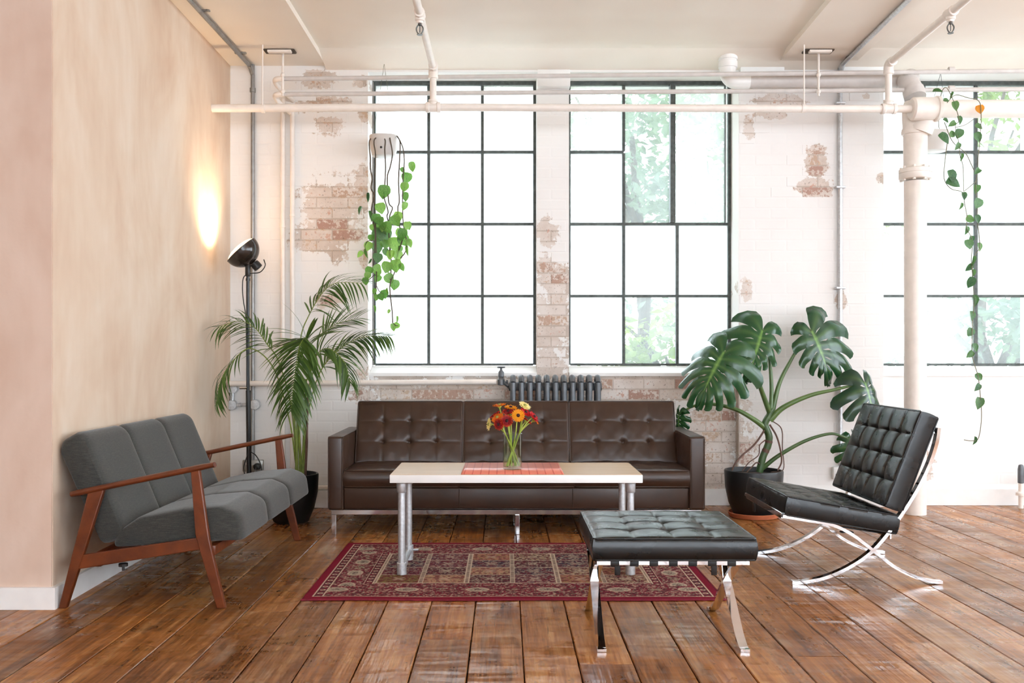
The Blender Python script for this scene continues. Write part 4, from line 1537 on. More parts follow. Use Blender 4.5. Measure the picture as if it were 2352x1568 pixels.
# hangers from the ceiling
for (u0, u1, ur1, ur2, vb, which) in ((606, 677, 603, 651, 122, 'left'), (1847, 1915, 1847, 1878, 125, 'right')):
    h = thing('pipe_hanger', 'white rod hanger with a chipped ceiling slot over the %s' % ('floor lamp' if which == 'left' else 'right pier'), 'hanger', at(ur2, vb, 6.42))
    pA, pB = at(u0, vb, 6.44), at(u1, vb, 6.44)
    MB().rbox(pA.x, pB.x, 6.42, 6.5, ZB - 0.012, ZB + 0.002, 0.004, 1).build('slot_plate', 'bark', h)
    MB().rbox(pA.x + 0.03, pB.x - 0.02, 6.41, 6.45, ZB - 0.025, ZB - 0.008, 0.003, 1).build('bracket', 'pipe_paint', h)
    run(h, 'rod', [(at(ur1, 0, 6.34).x, 6.34, ZB), (at(ur1, 0, 6.34).x, 6.34, zm + 0.02)], 0.0048, 'pipe_paint', 8)
    ringfit(h, 'clip', (at(ur1, 0, 6.34).x - 0.012, YP, zm + 0.003), (1, 0, 0), [(0.0285, 0), (0.031, 0), (0.031, 0.024), (0.0285, 0.024)], 'pipe_paint')
    run(h, 'rod', [(at(ur2, 0, Yt).x, Yt - 0.018, ZB - 0.012), (at(ur2, 0, Yt).x, Yt - 0.018, at(0, 222, Yt).z)], 0.0085, 'pipe_paint', 8)
    for vv in (174, 212):
        MB().ball((at(ur2, 0, Yt).x, Yt - 0.02, at(0, vv, Yt).z), 0.016, 10).build('clip', 'pipe_paint', h)

# steel conduits
cl_ = thing('conduit', 'grey steel conduit in the left corner, bending along the ceiling', 'conduit', (at(581, 0, 6.77).x, 6.77, 0.34))
xk = at(580, 0, 6.77).x
run(cl_, 'pipe_run', smooth_path([(xk, 6.775, 0.34), (xk, 6.775, 3.05), (xk - 0.002, 6.765, 3.13), (xk - 0.006, 6.70, 3.172), (xk - 0.01, 6.60, 3.178), (xk - 0.05, 2.5, 3.18)], 6), 0.0145, 'grey_conduit', 12)
ringfit(cl_, 'collar', (xk, 6.775, 3.00), (0, 0, 1), [(0.0165, 0), (0.021, 0.002), (0.021, 0.03), (0.0165, 0.032)], 'grey_conduit')
for y in (6.5, 5.7, 4.9):
    MB().rbox(xk - 0.05, xk + 0.03, y - 0.01, y + 0.01, 3.19, 3.2, 0.002, 1).build('saddle_clip', 'grey_conduit', cl_)
bx = thing('conduit_junction', 'round galvanised junction boxes linked by short conduits behind the palm', 'junction box', at(558, 930, 6.77))
pb = [at(532, 930, 6.77), at(585, 929, 6.76), at(534, 892, 6.77)]
for p in pb:
    ringfit(bx, 'box', p + Vector((0, 0.03, 0)), (0, -1, 0), [(0.037, 0), (0.037, 0.03), (0.034, 0.04), (0.0, 0.042)], 'galvanized', 26)
run(bx, 'link_conduit', [pb[0] + Vector((0.03, 0.005, 0)), pb[1] - Vector((0.03, -0.005, 0))], 0.0115, 'galvanized', 12)
for f in (0.36, 0.66):
    q = pb[0].lerp(pb[1], f)
    ringfit(bx, 'collar', q, (1, 0, 0), [(0.0115, -0.008), (0.0145, -0.008), (0.0145, 0.008), (0.0115, 0.008)], 'galvanized')
run(bx, 'link_conduit', [pb[0] + Vector((0.004, 0.005, 0.03)), pb[2] - Vector((0, -0.005, 0.03))], 0.0115, 'galvanized', 12)
cr_ = thing('conduit', 'shiny grey steel conduit on the right pier beside the monstera', 'conduit', (at(1931, 0, 6.77).x, 6.77, 0.29))
xq = at(1930, 0, 6.775).x
run(cr_, 'pipe_run', smooth_path([(xq, 6.775, 0.30), (xq, 6.775, 3.10), (xq, 6.765, 3.145), (xq - 0.005, 6.70, 3.178), (xq - 0.01, 6.60, 3.184), (xq - 0.11, 4.2, 3.186)], 6), 0.0155, 'galvanized', 12)
for v in (237, 430, 661, 925):
    p = at(1930, v, 6.77)
    MB().rbox(p.x - 0.034, p.x + 0.034, 6.752, 6.797, p.z - 0.008, p.z + 0.008, 0.003, 1).build('saddle_clip', 'galvanized', cr_)

# white twin risers and the radiator feed
for u in (649, 671):
    x = at(u, 0, 6.76).x
    o = thing('riser_pipe', 'white painted vertical pipe left of the flaked brick, %s of the pair' % ('left' if u < 660 else 'right'), 'pipe', (x, 6.76, 0.13))
    run(o, 'pipe_run', [(x, 6.765, 0.125), (x, 6.765, 2.95 if u < 660 else 2.86)], 0.0165, 'pipe_paint', 12)
    for z in (2.02 if u < 660 else 2.10, 1.1):
        ringfit(o, 'clip', (x, 6.765, z), (0, 0, 1), [(0.0165, 0), (0.02, 0.001), (0.02, 0.014), (0.0165, 0.015)], 'pipe_paint')
Yr = 6.72
zr_ = at(0, 877, Yr).z
fd = thing('radiator_feed', 'white painted pipe running low from the corner to the radiator valve', 'pipe', (-1.98, Yr, zr_))
run(fd, 'pipe_run', [(-1.985, Yr, zr_ - 0.012), (at(1140, 0, Yr).x, Yr, zr_)], 0.0195, 'pipe_paint', 14)
sk = thing('skirting_pipe', 'white pipe lying on the baseboard left of the brown sofa', 'pipe', (-1.5, 6.75, 0.13))
run(sk, 'pipe_run', [(-1.97, 6.765, 0.142), (W1[0] - 0.01, 6.765, 0.142)], 0.017, 'pipe_paint', 12)

# radiator
rd = thing('radiator', 'dark grey cast iron column radiator under the windows behind the sofa', 'radiator', (0.36, 6.7, 0))
X0r = at(1178, 0, 6.7).x
pitch = 0.0605
q = MB()
loop = smooth_path([(0, -0.05, 0.12), (0, -0.055, 0.2), (0, -0.055, 0.84), (0, -0.05, 0.90), (0, -0.025, 0.935), (0, 0.0, 0.94), (0, 0.025, 0.935), (0, 0.05, 0.90), (0, 0.055, 0.84), (0, 0.055, 0.2), (0, 0.05, 0.12), (0, 0, 0.09), (0, -0.05, 0.12)], 3)
q.tube(loop, 0.0205, 10, caps=False, flat=(1, 1))
q.lathe([(0.030, -0.029), (0.034, -0.02), (0.034, 0.02), (0.030, 0.029)], (0, 0, 0.875), (1, 0, 0), 14)
q.lathe([(0.030, -0.029), (0.034, -0.02), (0.034, 0.02), (0.030, 0.029)], (0, 0, 0.15), (1, 0, 0), 14)
q.tube([(0, 0, 0.12), (0, 0, 0.9)], 0.017, 8)
me_ = q.mesh('section', 'iron', (0, 0, 0), 60)
for k in range(11):
    link('section', me_, (X0r + k * pitch, 6.7, 0), rd)
for k in (0, 10):
    for s in (-0.05, 0.05):
        MB().lathe([(0.014, 0), (0.018, 0.06), (0.02, 0.10)], (X0r + k * pitch, 6.7 + s, 0), (0, 0, 1), 10).build('foot', 'iron', rd)
vl = thing('radiator_valve', 'old grey wheel valve between the white pipe and the radiator', 'valve', (at(1151, 0, Yr).x, Yr, zr_))
xv = at(1151, 0, Yr).x
ringfit(vl, 'body', (xv, Yr, zr_ - 0.024), (0, 0, 1), [(0.016, 0), (0.026, 0.004), (0.026, 0.042), (0.02, 0.048), (0.018, 0.06), (0.022, 0.064), (0.02, 0.095), (0.008, 0.11), (0.007, 0.128)], 'iron', 16)
MB().lathe([(0.0, 0), (0.026, 0.0), (0.03, 0.005), (0.026, 0.012), (0.01, 0.015), (0.0, 0.015)], (xv, Yr, zr_ + 0.10), (0, 0, 1), 16).build('hand_wheel', 'iron', vl)
run(vl, 'union', [(xv + 0.02, Yr, zr_ - 0.003), (X0r - 0.028, 6.7, 0.875)], 0.014, 'iron', 12)
ringfit(vl, 'nut', (xv + 0.035, Yr - 0.003, zr_ - 0.003), (1, 0, 0), [(0.02, 0), (0.02, 0.014)], 'iron', 6)
# small valve at the far right
pv2 = at(2345, 1105, 6.72)
v2 = thing('floor_valve', 'grey valve on a white stub pipe at the right picture edge', 'valve', (pv2.x, 6.72, 0.0))
run(v2, 'stub_pipe', [(pv2.x, 6.72, 0.0), (pv2.x, 6.72, 0.18)], 0.017, 'pipe_paint', 12)
ringfit(v2, 'collar', (pv2.x, 6.72, 0.09), (0, 0, 1), [(0.017, 0), (0.034, 0.002), (0.034, 0.02), (0.022, 0.03)], 'pipe_paint')
ringfit(v2, 'body', (pv2.x, 6.72, 0.18), (0, 0, 1), [(0.018, 0), (0.022, 0.004), (0.022, 0.10), (0.016, 0.13), (0.008, 0.135)], 'iron', 14)
run(v2, 'outlet', [(pv2.x, 6.72, 0.21), (pv2.x + 0.25, 6.72, 0.21)], 0.014, 'iron', 10)

# sockets
s1 = thing('double_socket', 'grey metal double socket with a black plug near the floor', 'socket', at(581, 1085, 6.78))
a_, b_ = at(557, 1083, 6.77), at(604, 1056, 6.77)
MB().rbox(a_.x, b_.x, 6.765, 6.80, a_.z, b_.z, 0.006, 2).build('plate', 'socket_metal', s1)
for f in (0.25,):
    c = a_.lerp(b_, f)
    MB().rbox(c.x - 0.012, c.x + 0.012, 6.76, 6.768, b_.z - 0.034, b_.z - 0.018, 0.002, 1).build('switch', 'socket_white', s1)
s2 = thing('wall_socket', 'white wall socket at the foot of the right conduit', 'socket', at(1921, 1098, 6.78))
a_, b_ = at(1913, 1100, 6.77), at(1960, 1072, 6.77)
pl_ = MB().rbox(a_.x, b_.x, 6.755, 6.80, a_.z, b_.z, 0.006, 2).build('plate', 'socket_white', s2)
for dx, dz in ((0.03, 0.058), (0.018, 0.035), (0.042, 0.035)):
    MB().box(a_.x + dx - 0.003, a_.x + dx + 0.003, 6.7535, 6.757, a_.z + dz - 0.005, a_.z + dz + 0.005).build('pin_hole', 'black_plastic', s2, 0)

# ------------------------------------------------------------------ floor lamp
YLp = 6.33
lx = at(569.5, 0, YLp).x
lp = thing('floor_lamp', 'black floor lamp with a dome head aimed at the left wall', 'lamp', (lx, YLp, 0))
zt_ = at(0, 628, YLp).z
run(lp, 'pole', [(lx + 0.01, YLp, 0.03), (lx + 0.002, YLp, 0.86), (lx, YLp, 0.861), (lx, YLp, zt_)], [0.0165, 0.0165, 0.0115, 0.0115], 'black_metal', 14)
MB().lathe([(0.15, 0.0), (0.15, 0.012), (0.13, 0.022), (0.03, 0.032), (0.018, 0.05)], (lx + 0.01, YLp, 0), (0, 0, 1), 32).build('base', 'black_metal', lp)
ck = at(552, 891, YLp)
MB().tube([(lx, YLp - 0.012, ck.z), (ck.x, YLp - 0.02, ck.z)], 0.0065, 10).build('clamp', 'chrome_dull', lp)
hc = (at(525.3, 602.6, YLp) + at(585, 547.5, YLp)) / 2
dv = Vector((-0.66, -0.14, 0.74)).normalized()
Rr = 0.12
prof = [(Rr * math.cos(w), -0.112 * math.sin(w)) for w in [i * (math.pi / 2) / 12 for i in range(12)]] + [(0.012, -0.112)]
inner = [(r * 0.965, h * 0.955) for r, h in prof][::-1]
hd = MB().lathe([(Rr + 0.002, 0.006)] + prof + inner + [(Rr * 0.965, 0.006), (Rr + 0.002, 0.006)], hc, dv, 40, caps=False).build('dome_shade', 'lamp_shell', lp, 50)
lensprof = [(Rr * 0.955 * math.cos(w), 0.038 * math.sin(w)) for w in [i * (math.pi / 2) / 7 for i in range(7)]] + [(0.001, 0.038)]
MB().lathe(lensprof, hc, dv, 36, caps=False).build('lens', 'lamp_lens', lp, 60)
bc = hc - dv * 0.112
cap = MB().lathe([(0.03, -0.005), (0.032, 0.01), (0.032, 0.04), (0.027, 0.044), (0.0, 0.046)], bc + Vector((0.008, 0, -0.004)), -dv, 22).build('socket_cap', 'black_plastic', lp)
tip = Vector((lx, YLp, zt_ - 0.005))
MB().rbox(tip.x - 0.016, tip.x + 0.016, YLp - 0.016, YLp + 0.016, zt_ - 0.02, zt_ + 0.065, 0.006, 2).build('swivel', 'black_metal', lp)
MB().lathe([(0.015, 0), (0.015, 0.018)], (lx, YLp, zt_ - 0.05), (0, 0, 1), 12).build('knob', 'black_metal', lp)
wire = smooth_path([at(606, 596, YLp), at(609, 610, YLp - 0.02), at(597, 625, YLp - 0.02), at(575, 628, YLp - 0.01), at(560, 636, YLp - 0.015), at(557, 660, YLp - 0.02), at(559, 690, YLp - 0.02), at(565, 735, YLp - 0.015), at(567, 850, YLp - 0.016), at(571, 1000, YLp - 0.02),
                    at(571, 1035, YLp - 0.03), at(560, 1075, YLp - 0.04), at(571, 1110, YLp - 0.02), at(585, 1085, YLp + 0.2), at(588, 1074, 6.70)], 6)
MB().tube(wire, 0.0035, 8).build('cable', 'black_plastic', lp, 60)
wire = smooth_path([at(573, 1036, YLp - 0.02), at(588, 1046, YLp + 0.05), at(599, 1068, YLp + 0.05), at(602, 1092, YLp), at(606, 1120, YLp)], 6)
MB().tube(wire, 0.0035, 8).build('cable', 'black_plastic', lp, 60)
pg = at(589, 1072, 6.73)
MB().lathe([(0.026, 0), (0.026, 0.02), (0.02, 0.035), (0.008, 0.04)], pg + Vector((0, 0.03, 0)), (0, -1, 0), 16).build('plug', 'black_plastic', lp)
sp = bpy.data.lights.new('lamp_beam', 'SPOT')
sp.energy = 21
sp.color = (1.0, 0.72, 0.44)
sp.spot_size = math.radians(125)
sp.spot_blend = 0.9
sp.shadow_soft_size = 0.07
so_ = bpy.data.objects.new('lamp_beam', sp)
COL.objects.link(so_)
so_.parent = lp
wl_ = hc + dv * 0.075
so_.location = wl_ - WL[lp.name]
so_.rotation_euler = dv.to_track_quat('-Z', 'Y').to_euler()

# ------------------------------------------------------------------ vase and gerberas
YV = 4.80
vb_ = at(1177, 1078, YV)
vx = vb_.x
vs_ = thing('glass_vase', 'clear glass cylinder vase half filled with water on the red runner', 'vase', (vx, YV, TZ + 0.003))
z0 = TZ + 0.0035
VR = 0.049
MB().lathe([(0.001, 0.0), (VR - 0.004, 0.0), (VR, 0.004), (VR, 0.178), (VR + 0.002, 0.18), (VR + 0.001, 0.183), (VR - 0.003, 0.18), (VR - 0.003, 0.012), (0.001, 0.010)], (vx, YV, z0), (0, 0, 1), 36, caps=False).build('glass', 'vase_glass', vs_, 40)
MB().lathe([(0.001, 0.0), (VR - 0.0035, 0.0), (VR - 0.0035, 0.108), (0.001, 0.108)], (vx, YV, z0 + 0.0125), (0, 0, 1), 32, caps=False).build('water', 'water', vs_, 40)


def gerbera(u, v, dy, face, rad, mat, center, label, cup=0.1):
    Yf = YV + dy
    c = at(u, v, Yf)
    n = Vector(face).normalized()
    g = thing('gerbera', label, 'flower', (c.x, c.y, TZ + 0.01), 'gerberas in the glass vase')
    rr = random.Random(int(u * 7 + v))
    # stem
    ang = math.atan2(c.x - vx, 0.3 * dy + 0.001)
    rim = Vector((vx + max(-0.036, min(0.036, (c.x - vx) * 0.55)), YV + max(-0.03, min(0.03, dy * 0.6)), z0 + 0.18))
    foot = Vector((vx - (rim.x - vx) * 0.85 + rr.uniform(-0.008, 0.008), YV - (rim.y - YV) * 0.8, z0 + 0.016))
    hb = c - n * 0.012
    MB().tube(smooth_path([foot, foot.lerp(rim, 0.5) + Vector((rr.uniform(-0.004, 0.004), 0, 0)), rim, rim.lerp(hb, 0.55) + Vector((0, 0, 0.008)), hb - n * 0.008, hb], 5), 0.0032, 8).build('stem', 'flower_stem', g, 60)
    R = frame_from(n)
    NP = 22
    m = MB()
    rads = []
    for layer, (sc, lift, off) in enumerate(((1.0, 0.0, 0.0), (0.74, 0.004, 0.5))):
        k0_ = len(m.v)
        rings_ = (0.12, 0.5, 0.8, 1.0)
        for q_, r_ in enumerate(rings_):
            for j in range(2 * NP):
                w = 2 * math.pi * (j / 2 + off) / NP
                rj = r_ * sc
                zz = cup * rad * (rj ** 1.6) + lift
                if q_ == 3:
                    rj *= 1.0 if j % 2 == 0 else 0.80
                    zz += rr.uniform(-0.12, 0.12) * rad
                if j % 2 == 1 and q_ > 0:
                    zz -= 0.06 * rad * r_
                m.v.append(c + R @ Vector((rj * rad * math.cos(w), rj * rad * math.sin(w), zz)))
                rads.append(rj)
        for q_ in range(3):
            for j in range(2 * NP):
                a0, a1 = k0_ + q_ * 2 * NP + j, k0_ + q_ * 2 * NP + (j + 1) % (2 * NP)
                m.f.append([a0, a1, a1 + 2 * NP, a0 + 2 * NP])
    # join the two layers at the heart so that the bloom is one piece
    for j in range(2 * NP):
        a0, a1 = j, (j + 1) % (2 * NP)
        b0, b1 = 8 * NP + j, 8 * NP + (j + 1) % (2 * NP)
        m.f.append([a0, b0, b1, a1])
    o = m.build('petals', mat, g, 40, fixn=False)
    at_ = o.data.attributes.new('rad', 'FLOAT', 'POINT')
    at_.data.foreach_set('value', rads)
    MB().lathe([(rad * 0.24, 0), (rad * 0.25, 0.003), (rad * 0.16, 0.007), (0.001, 0.008)], c + n * 0.003, n, 16, caps=False).build('flower_center', center, g, 60)
    MB().lathe([(rad * 0.34, -0.001), (rad * 0.28, -0.007), (0.004, -0.014)], c, n, 12).build('calyx', 'flower_stem', g, 60)


DK, GN = 'flower_center_dark', 'flower_center_green'
for a_ in [
    (1147, 931, -0.005, (-0.15, -0.1, 1), 0.037, 'petal_orange', GN, 'orange gerbera at the top left of the bouquet, seen edge-on'),
    (1173, 936, 0.02, (0.1, -0.25, 1), 0.036, 'petal_yellow', DK, 'yellow-orange gerbera at the top middle, turned upward'),
    (1205, 932, 0.02, (0.45, -0.45, 0.8), 0.036, 'petal_cream', GN, 'cream gerbera at the top right of the bouquet'),
    (1207, 947, -0.01, (0.55, -0.4, 0.75), 0.035, 'petal_red', DK, 'bright red gerbera under the top cream one'),
    (1226, 957, 0.0, (0.8, -0.3, 0.55), 0.036, 'petal_red', DK, 'bright red gerbera furthest right in the bouquet'),
    (1190, 954, -0.05, (0.1, -1, 0.25), 0.037, 'petal_yellow', DK, 'yellow gerbera with a dark eye facing the room, bouquet middle'),
    (1143, 959, -0.02, (-0.5, -0.5, 0.8), 0.036, 'petal_orange', GN, 'orange gerbera on the left of the bouquet above the dark red ones'),
    (1164, 966, -0.06, (0.0, -1, 0.12), 0.034, 'petal_darkred', DK, 'dark red gerbera with orange tips facing the room, lowest centre'),
    (1146, 974, -0.05, (-0.55, -0.8, -0.1), 0.033, 'petal_darkred', DK, 'dark red gerbera turned left beside the low cream one'),
    (1124, 974, -0.01, (-1, -0.25, 0.1), 0.036, 'petal_cream', GN, 'cream gerbera furthest left, seen from its side'),
    (1138, 952, 0.03, (-0.6, 0.1, 0.9), 0.034, 'petal_red', DK, 'red gerbera mostly hidden behind the left orange one'),
    (1167, 945, -0.01, (-0.1, -0.5, 0.9), 0.033, 'petal_darkred', DK, 'orange-red gerbera just below the top yellow one'),
    (1209, 966, 0.03, (0.5, 0.2, 0.6), 0.033, 'petal_red', GN, 'red gerbera seen from below on the right of the bouquet'),
    (1228, 964, 0.03, (0.7, 0.0, 0.5), 0.033, 'petal_orange', GN, 'orange gerbera peeking out under the rightmost red one'),
]:
    gerbera(*a_)

# ------------------------------------------------------------------ plants
def pot_mesh(c, r, h, rb, rim=0.014):
    prof = [(rb * 0.9, 0.0), (rb, 0.008), (rb + (r - rb) * 0.55, h * 0.28), (r * 0.97, h * 0.62), (r, h * 0.97), (r - 0.003, h), (r - rim, h), (r - rim - 0.004, h * 0.9), (r * 0.8, h * 0.86)]
    return MB().lathe(prof, c, (0, 0, 1), 44, caps=False)


# palm
PY = 6.18
px_ = at(669, 0, PY).x
palm = thing('potted_palm', 'feathery palm in a large black pot behind the grey sofa', 'potted plant', (px_, PY, 0))
pot_mesh((px_, PY, 0.0), 0.178, 0.318, 0.115).build('pot', 'black_pot', palm, 40)
MB().lathe([(0.15, 0.272), (0.10, 0.28), (0.001, 0.285)], (px_, PY, 0), (0, 0, 1), 24, caps=False).build('soil', 'soil', palm)


def leaflet_mesh(L, w, droop, seed):
    rr = random.Random(seed)
    m = MB()
    K = 6
    for k in range(K + 1):
        f = k / K
        ww = w * (math.sin(math.pi * min(1, f * 0.85 + 0.12)) ** 0.8) * (1 - f) ** 0.35 + 0.0003
        z = -droop * f * f * L
        y = f * L * (1 - 0.25 * droop * f)
        m.v += [Vector((-ww, y, z + 0.25 * ww)), Vector((0, y, z)), Vector((ww, y, z + 0.25 * ww))]
    for k in range(K):
        a = 3 * k
        m.f += [[a, a + 1, a + 4, a + 3], [a + 1, a + 2, a + 5, a + 4]]
    return m.mesh('leaflet', 'palm_leaf', (0, 0, 0), 80)


LFT = {}


def frond(pts, n, L, face, spread=48, droop=0.5, w=0.009, start=0.18, seed=0, rr0=0.0055):
    """pts: rachis; leaflets in two rows"""
    rr = random.Random(seed)
    P = smooth_path(pts, 8)
    m = MB()
    K = len(P)
    m.tube(P, [rr0 * (1 - 0.75 * i / (K - 1)) for i in range(K)], 6)
    fr = m.build('frond', 'palm_stem', palm, 60)
    face = Vector(face).normalized()
    for i in range(n):
        f = start + (1 - start) * (i + 0.5) / n
        x = f * (K - 1)
        k = min(K - 2, int(x))
        p = P[k].lerp(P[k + 1], x - k)
        T = (P[min(k + 2, K - 1)] - P[max(0, k - 1)]).normalized()
        S = T.cross(face).normalized()
        N = S.cross(T)
        ln = L * (0.55 + 0.45 * math.sin(math.pi * min(1, 0.22 + 0.75 * (f - start) / (1 - start)))) * rr.uniform(0.9, 1.08)
        for s in (-1, 1):
            a = math.radians(spread * rr.uniform(0.85, 1.15) * (1.05 - 0.45 * f))
            d = (T * math.cos(a) + S * s * math.sin(a) + N * rr.uniform(-0.05, 0.22)).normalized()
            key = (round(ln, 2), round(droop * rr.choice((0.75, 1.0, 1.3)), 2))
            if key not in LFT:
                LFT[key] = leaflet_mesh(key[0], w, key[1], len(LFT))
            # droop towards the ground
            zax = (Vector((0, 0, 1)) * 0.75 + N * 0.4)
            zax = (zax - d * zax.dot(d))
            if zax.length < 0.05:
                zax = N
            zax.normalize()
            xax = d.cross(zax).normalized()
            o = bpy.data.objects.new('leaflet', LFT[key])
            COL.objects.link(o)
            o.parent = fr
            mm = Matrix((xax, d, zax)).transposed().to_4x4()
            mm.translation = p - WL[fr.name]
            o.matrix_local = mm
    return fr


def pp_(u, v, dy=0.0):
    return at(u, v, PY + dy)


stem0 = [(684, 1062), (690, 1062), (697, 1064), (680, 1064), (701, 1066), (693, 1068)]
frond([pp_(688, 1062), pp_(683, 900, 0.04), pp_(690, 780, 0.06), pp_(710, 723, 0.06), pp_(741, 672, 0.05), pp_(772, 650, 0.02), pp_(832, 650, -0.05)], 21, 0.24, (-0.3, -0.7, 0.6), 62, 0.62, 0.0075, 0.50, 1)
frond([pp_(682, 1064), pp_(668, 930, 0.0), pp_(640, 830, -0.02), pp_(612, 788, -0.03), pp_(585, 752, -0.04), pp_(547, 737, -0.06), pp_(500, 752, -0.10)], 22, 0.235, (0.2, -0.5, 0.8), 60, 0.5, 0.0075, 0.42, 2)
frond([pp_(680, 1066), pp_(664, 960, -0.06), pp_(628, 845, -0.10), pp_(575, 800, -0.14), pp_(530, 835, -0.16), pp_(506, 878, -0.17), pp_(498, 925, -0.17)], 16, 0.19, (-0.5, -0.6, 0.5), 46, 0.45, 0.0078, 0.55, 3)
frond([pp_(694, 1062), pp_(706, 930, 0.02), pp_(716, 822, -0.04), pp_(703, 776, -0.12), pp_(687, 800, -0.22), pp_(676, 870, -0.28), pp_(668, 945, -0.30)], 46, 0.31, (0, -1, 0.15), 64, 0.35, 0.012, 0.40, 4)
frond([pp_(698, 1064), pp_(706, 960, 0.02), pp_(735, 855, 0.02), pp_(784, 799, 0.0), pp_(835, 774, -0.04), pp_(894, 772, -0.1)], 30, 0.22, (0.1, -0.6, 0.8), 56, 0.55, 0.009, 0.42, 5)
frond([pp_(692, 1066), pp_(708, 930, 0.10), pp_(730, 800, 0.14), pp_(762, 750, 0.14), pp_(822, 730, 0.12)], 15, 0.20, (-0.2, -0.8, 0.5), 42, 0.15, 0.0080, 0.60, 6)
frond([pp_(688, 1068), pp_(690, 940, -0.05), pp_(720, 830, -0.14), pp_(752, 800, -0.20), pp_(790, 830, -0.24), pp_(805, 880, -0.25)], 18, 0.23, (0.3, -0.8, 0.5), 52, 0.4, 0.010, 0.45, 7)
for i, (u, v) in enumerate(stem0):
    base = pp_(u, v + 8, (i % 3 - 1) * 0.02)
    base.z = 0.275
    top = pp_(u - 10 + 4 * i, 930 - 12 * i, (i % 3 - 1) * 0.02)
    MB().tube(smooth_path([base, base.lerp(top, 0.5) + Vector((0.004, 0, 0)), top], 5), [0.0085] * 5 + [0.006] * 6, 8).build('stem', 'palm_stem' if i != 4 else 'aerial_root', palm, 60)

# monstera
MY = 6.38
mxx = at(1731, 0, MY).x
mon = thing('potted_monstera', 'big split-leaf monstera in a black pot on a terracotta saucer', 'potted plant', (mxx, MY, 0))
MB().lathe([(0.14, 0.0), (0.162, 0.003), (0.172, 0.03), (0.166, 0.034), (0.155, 0.012), (0.001, 0.01)], (mxx, MY, 0), (0, 0, 1), 40, caps=False).build('saucer', 'terracotta', mon, 40)
pot_mesh((mxx, MY, 0.0125), 0.197, 0.305, 0.135).build('pot', 'black_pot', mon, 40)
MB().lathe([(0.165, 0.285), (0.1, 0.292), (0.001, 0.295)], (mxx, MY, 0), (0, 0, 1), 28, caps=False).build('soil', 'soil', mon)


def mp(u, v, dy=0.0):
    return at(u, v, MY + dy)


def stem(pts, r0, r1, mat='monstera_stem', name='stem', dy=None):
    P = smooth_path([mp(*p) for p in pts], 7)
    K = len(P)
    MB().tube(P, [r0 + (r1 - r0) * i / (K - 1) for i in range(K)], 10).build(name, mat, mon, 60)


trunk_pts = [mp(1744, 1084), mp(1752, 1050), mp(1764, 1022), mp(1766, 1000), mp(1757, 975), mp(1766, 955), mp(1773, 938)]
P = smooth_path(trunk_pts, 6)
MB().tube(P, [0.024, 0.024, 0.0245, 0.023, 0.024, 0.025] * 3 + [0.024] * 6 + [0.023] * 6 + [0.021] * 6 + [0.017], 14).build('trunk', 'monstera_stem', mon, 60)
for i in (8, 13):
    MB().tube([P[i], P[i + 1], P[i + 2]], [0.0235, 0.0262, 0.0240], 12).build('leaf_scar', 'aerial_root', mon, 60)
stem([(1768, 948), (1752, 905, -0.05), (1738, 868, -0.13), (1716, 830, -0.2), (1664, 806, -0.24)], 0.019, 0.0065)
stem([(1771, 940), (1772, 890, 0.02), (1768, 830, 0.04), (1762, 790, 0.02), (1752, 756, 0.0)], 0.016, 0.006)
stem([(1774, 945), (1790, 880, 0.02), (1815, 830, 0.04), (1842, 785, 0.04), (1864, 757, 0.02)], 0.017, 0.007)
stem([(1768, 965), (1800, 935, -0.02), (1860, 908, -0.05), (1920, 894, -0.08), (1985, 878, -0.1)], 0.022, 0.007)
stem([(1757, 982), (1730, 962, -0.02), (1690, 940, 0.0), (1640, 928, 0.06), (1600, 930, 0.1), (1560, 948, 0.13)], 0.019, 0.007)
stem([(1750, 1076), (1790, 1045, -0.03), (1850, 1012, -0.04), (1905, 996, -0.04), (1935, 1002, -0.03), (1955, 1010, 0)], 0.016, 0.006)
for pts, r in (([(1762, 978), (1735, 1018, -0.04), (1705, 1045, -0.08), (1690, 1062, -0.1), (1681, 1080, -0.1)], 0.007),
               ([(1768, 975), (1783, 1000, -0.04), (1792, 1030, -0.06), (1795, 1060, -0.07), (1786, 1080, -0.08)], 0.0065),
               ([(1772, 965), (1795, 985, 0.0), (1797, 1030, 0.0), (1799, 1078, -0.02), (1770, 1084, -0.03)], 0.0038),
               ([(1758, 1010), (1745, 1022, -0.03), (1742, 1045, -0.05), (1720, 1062, -0.06), (1705, 1082, -0.07)], 0.0042),
               ([(1750, 1070), (1738, 1062, -0.03), (1725, 1074, -0.05), (1715, 1084, -0.06)], 0.0055)):
    stem(pts, r, r * 0.8, 'aerial_root', 'aerial_root')


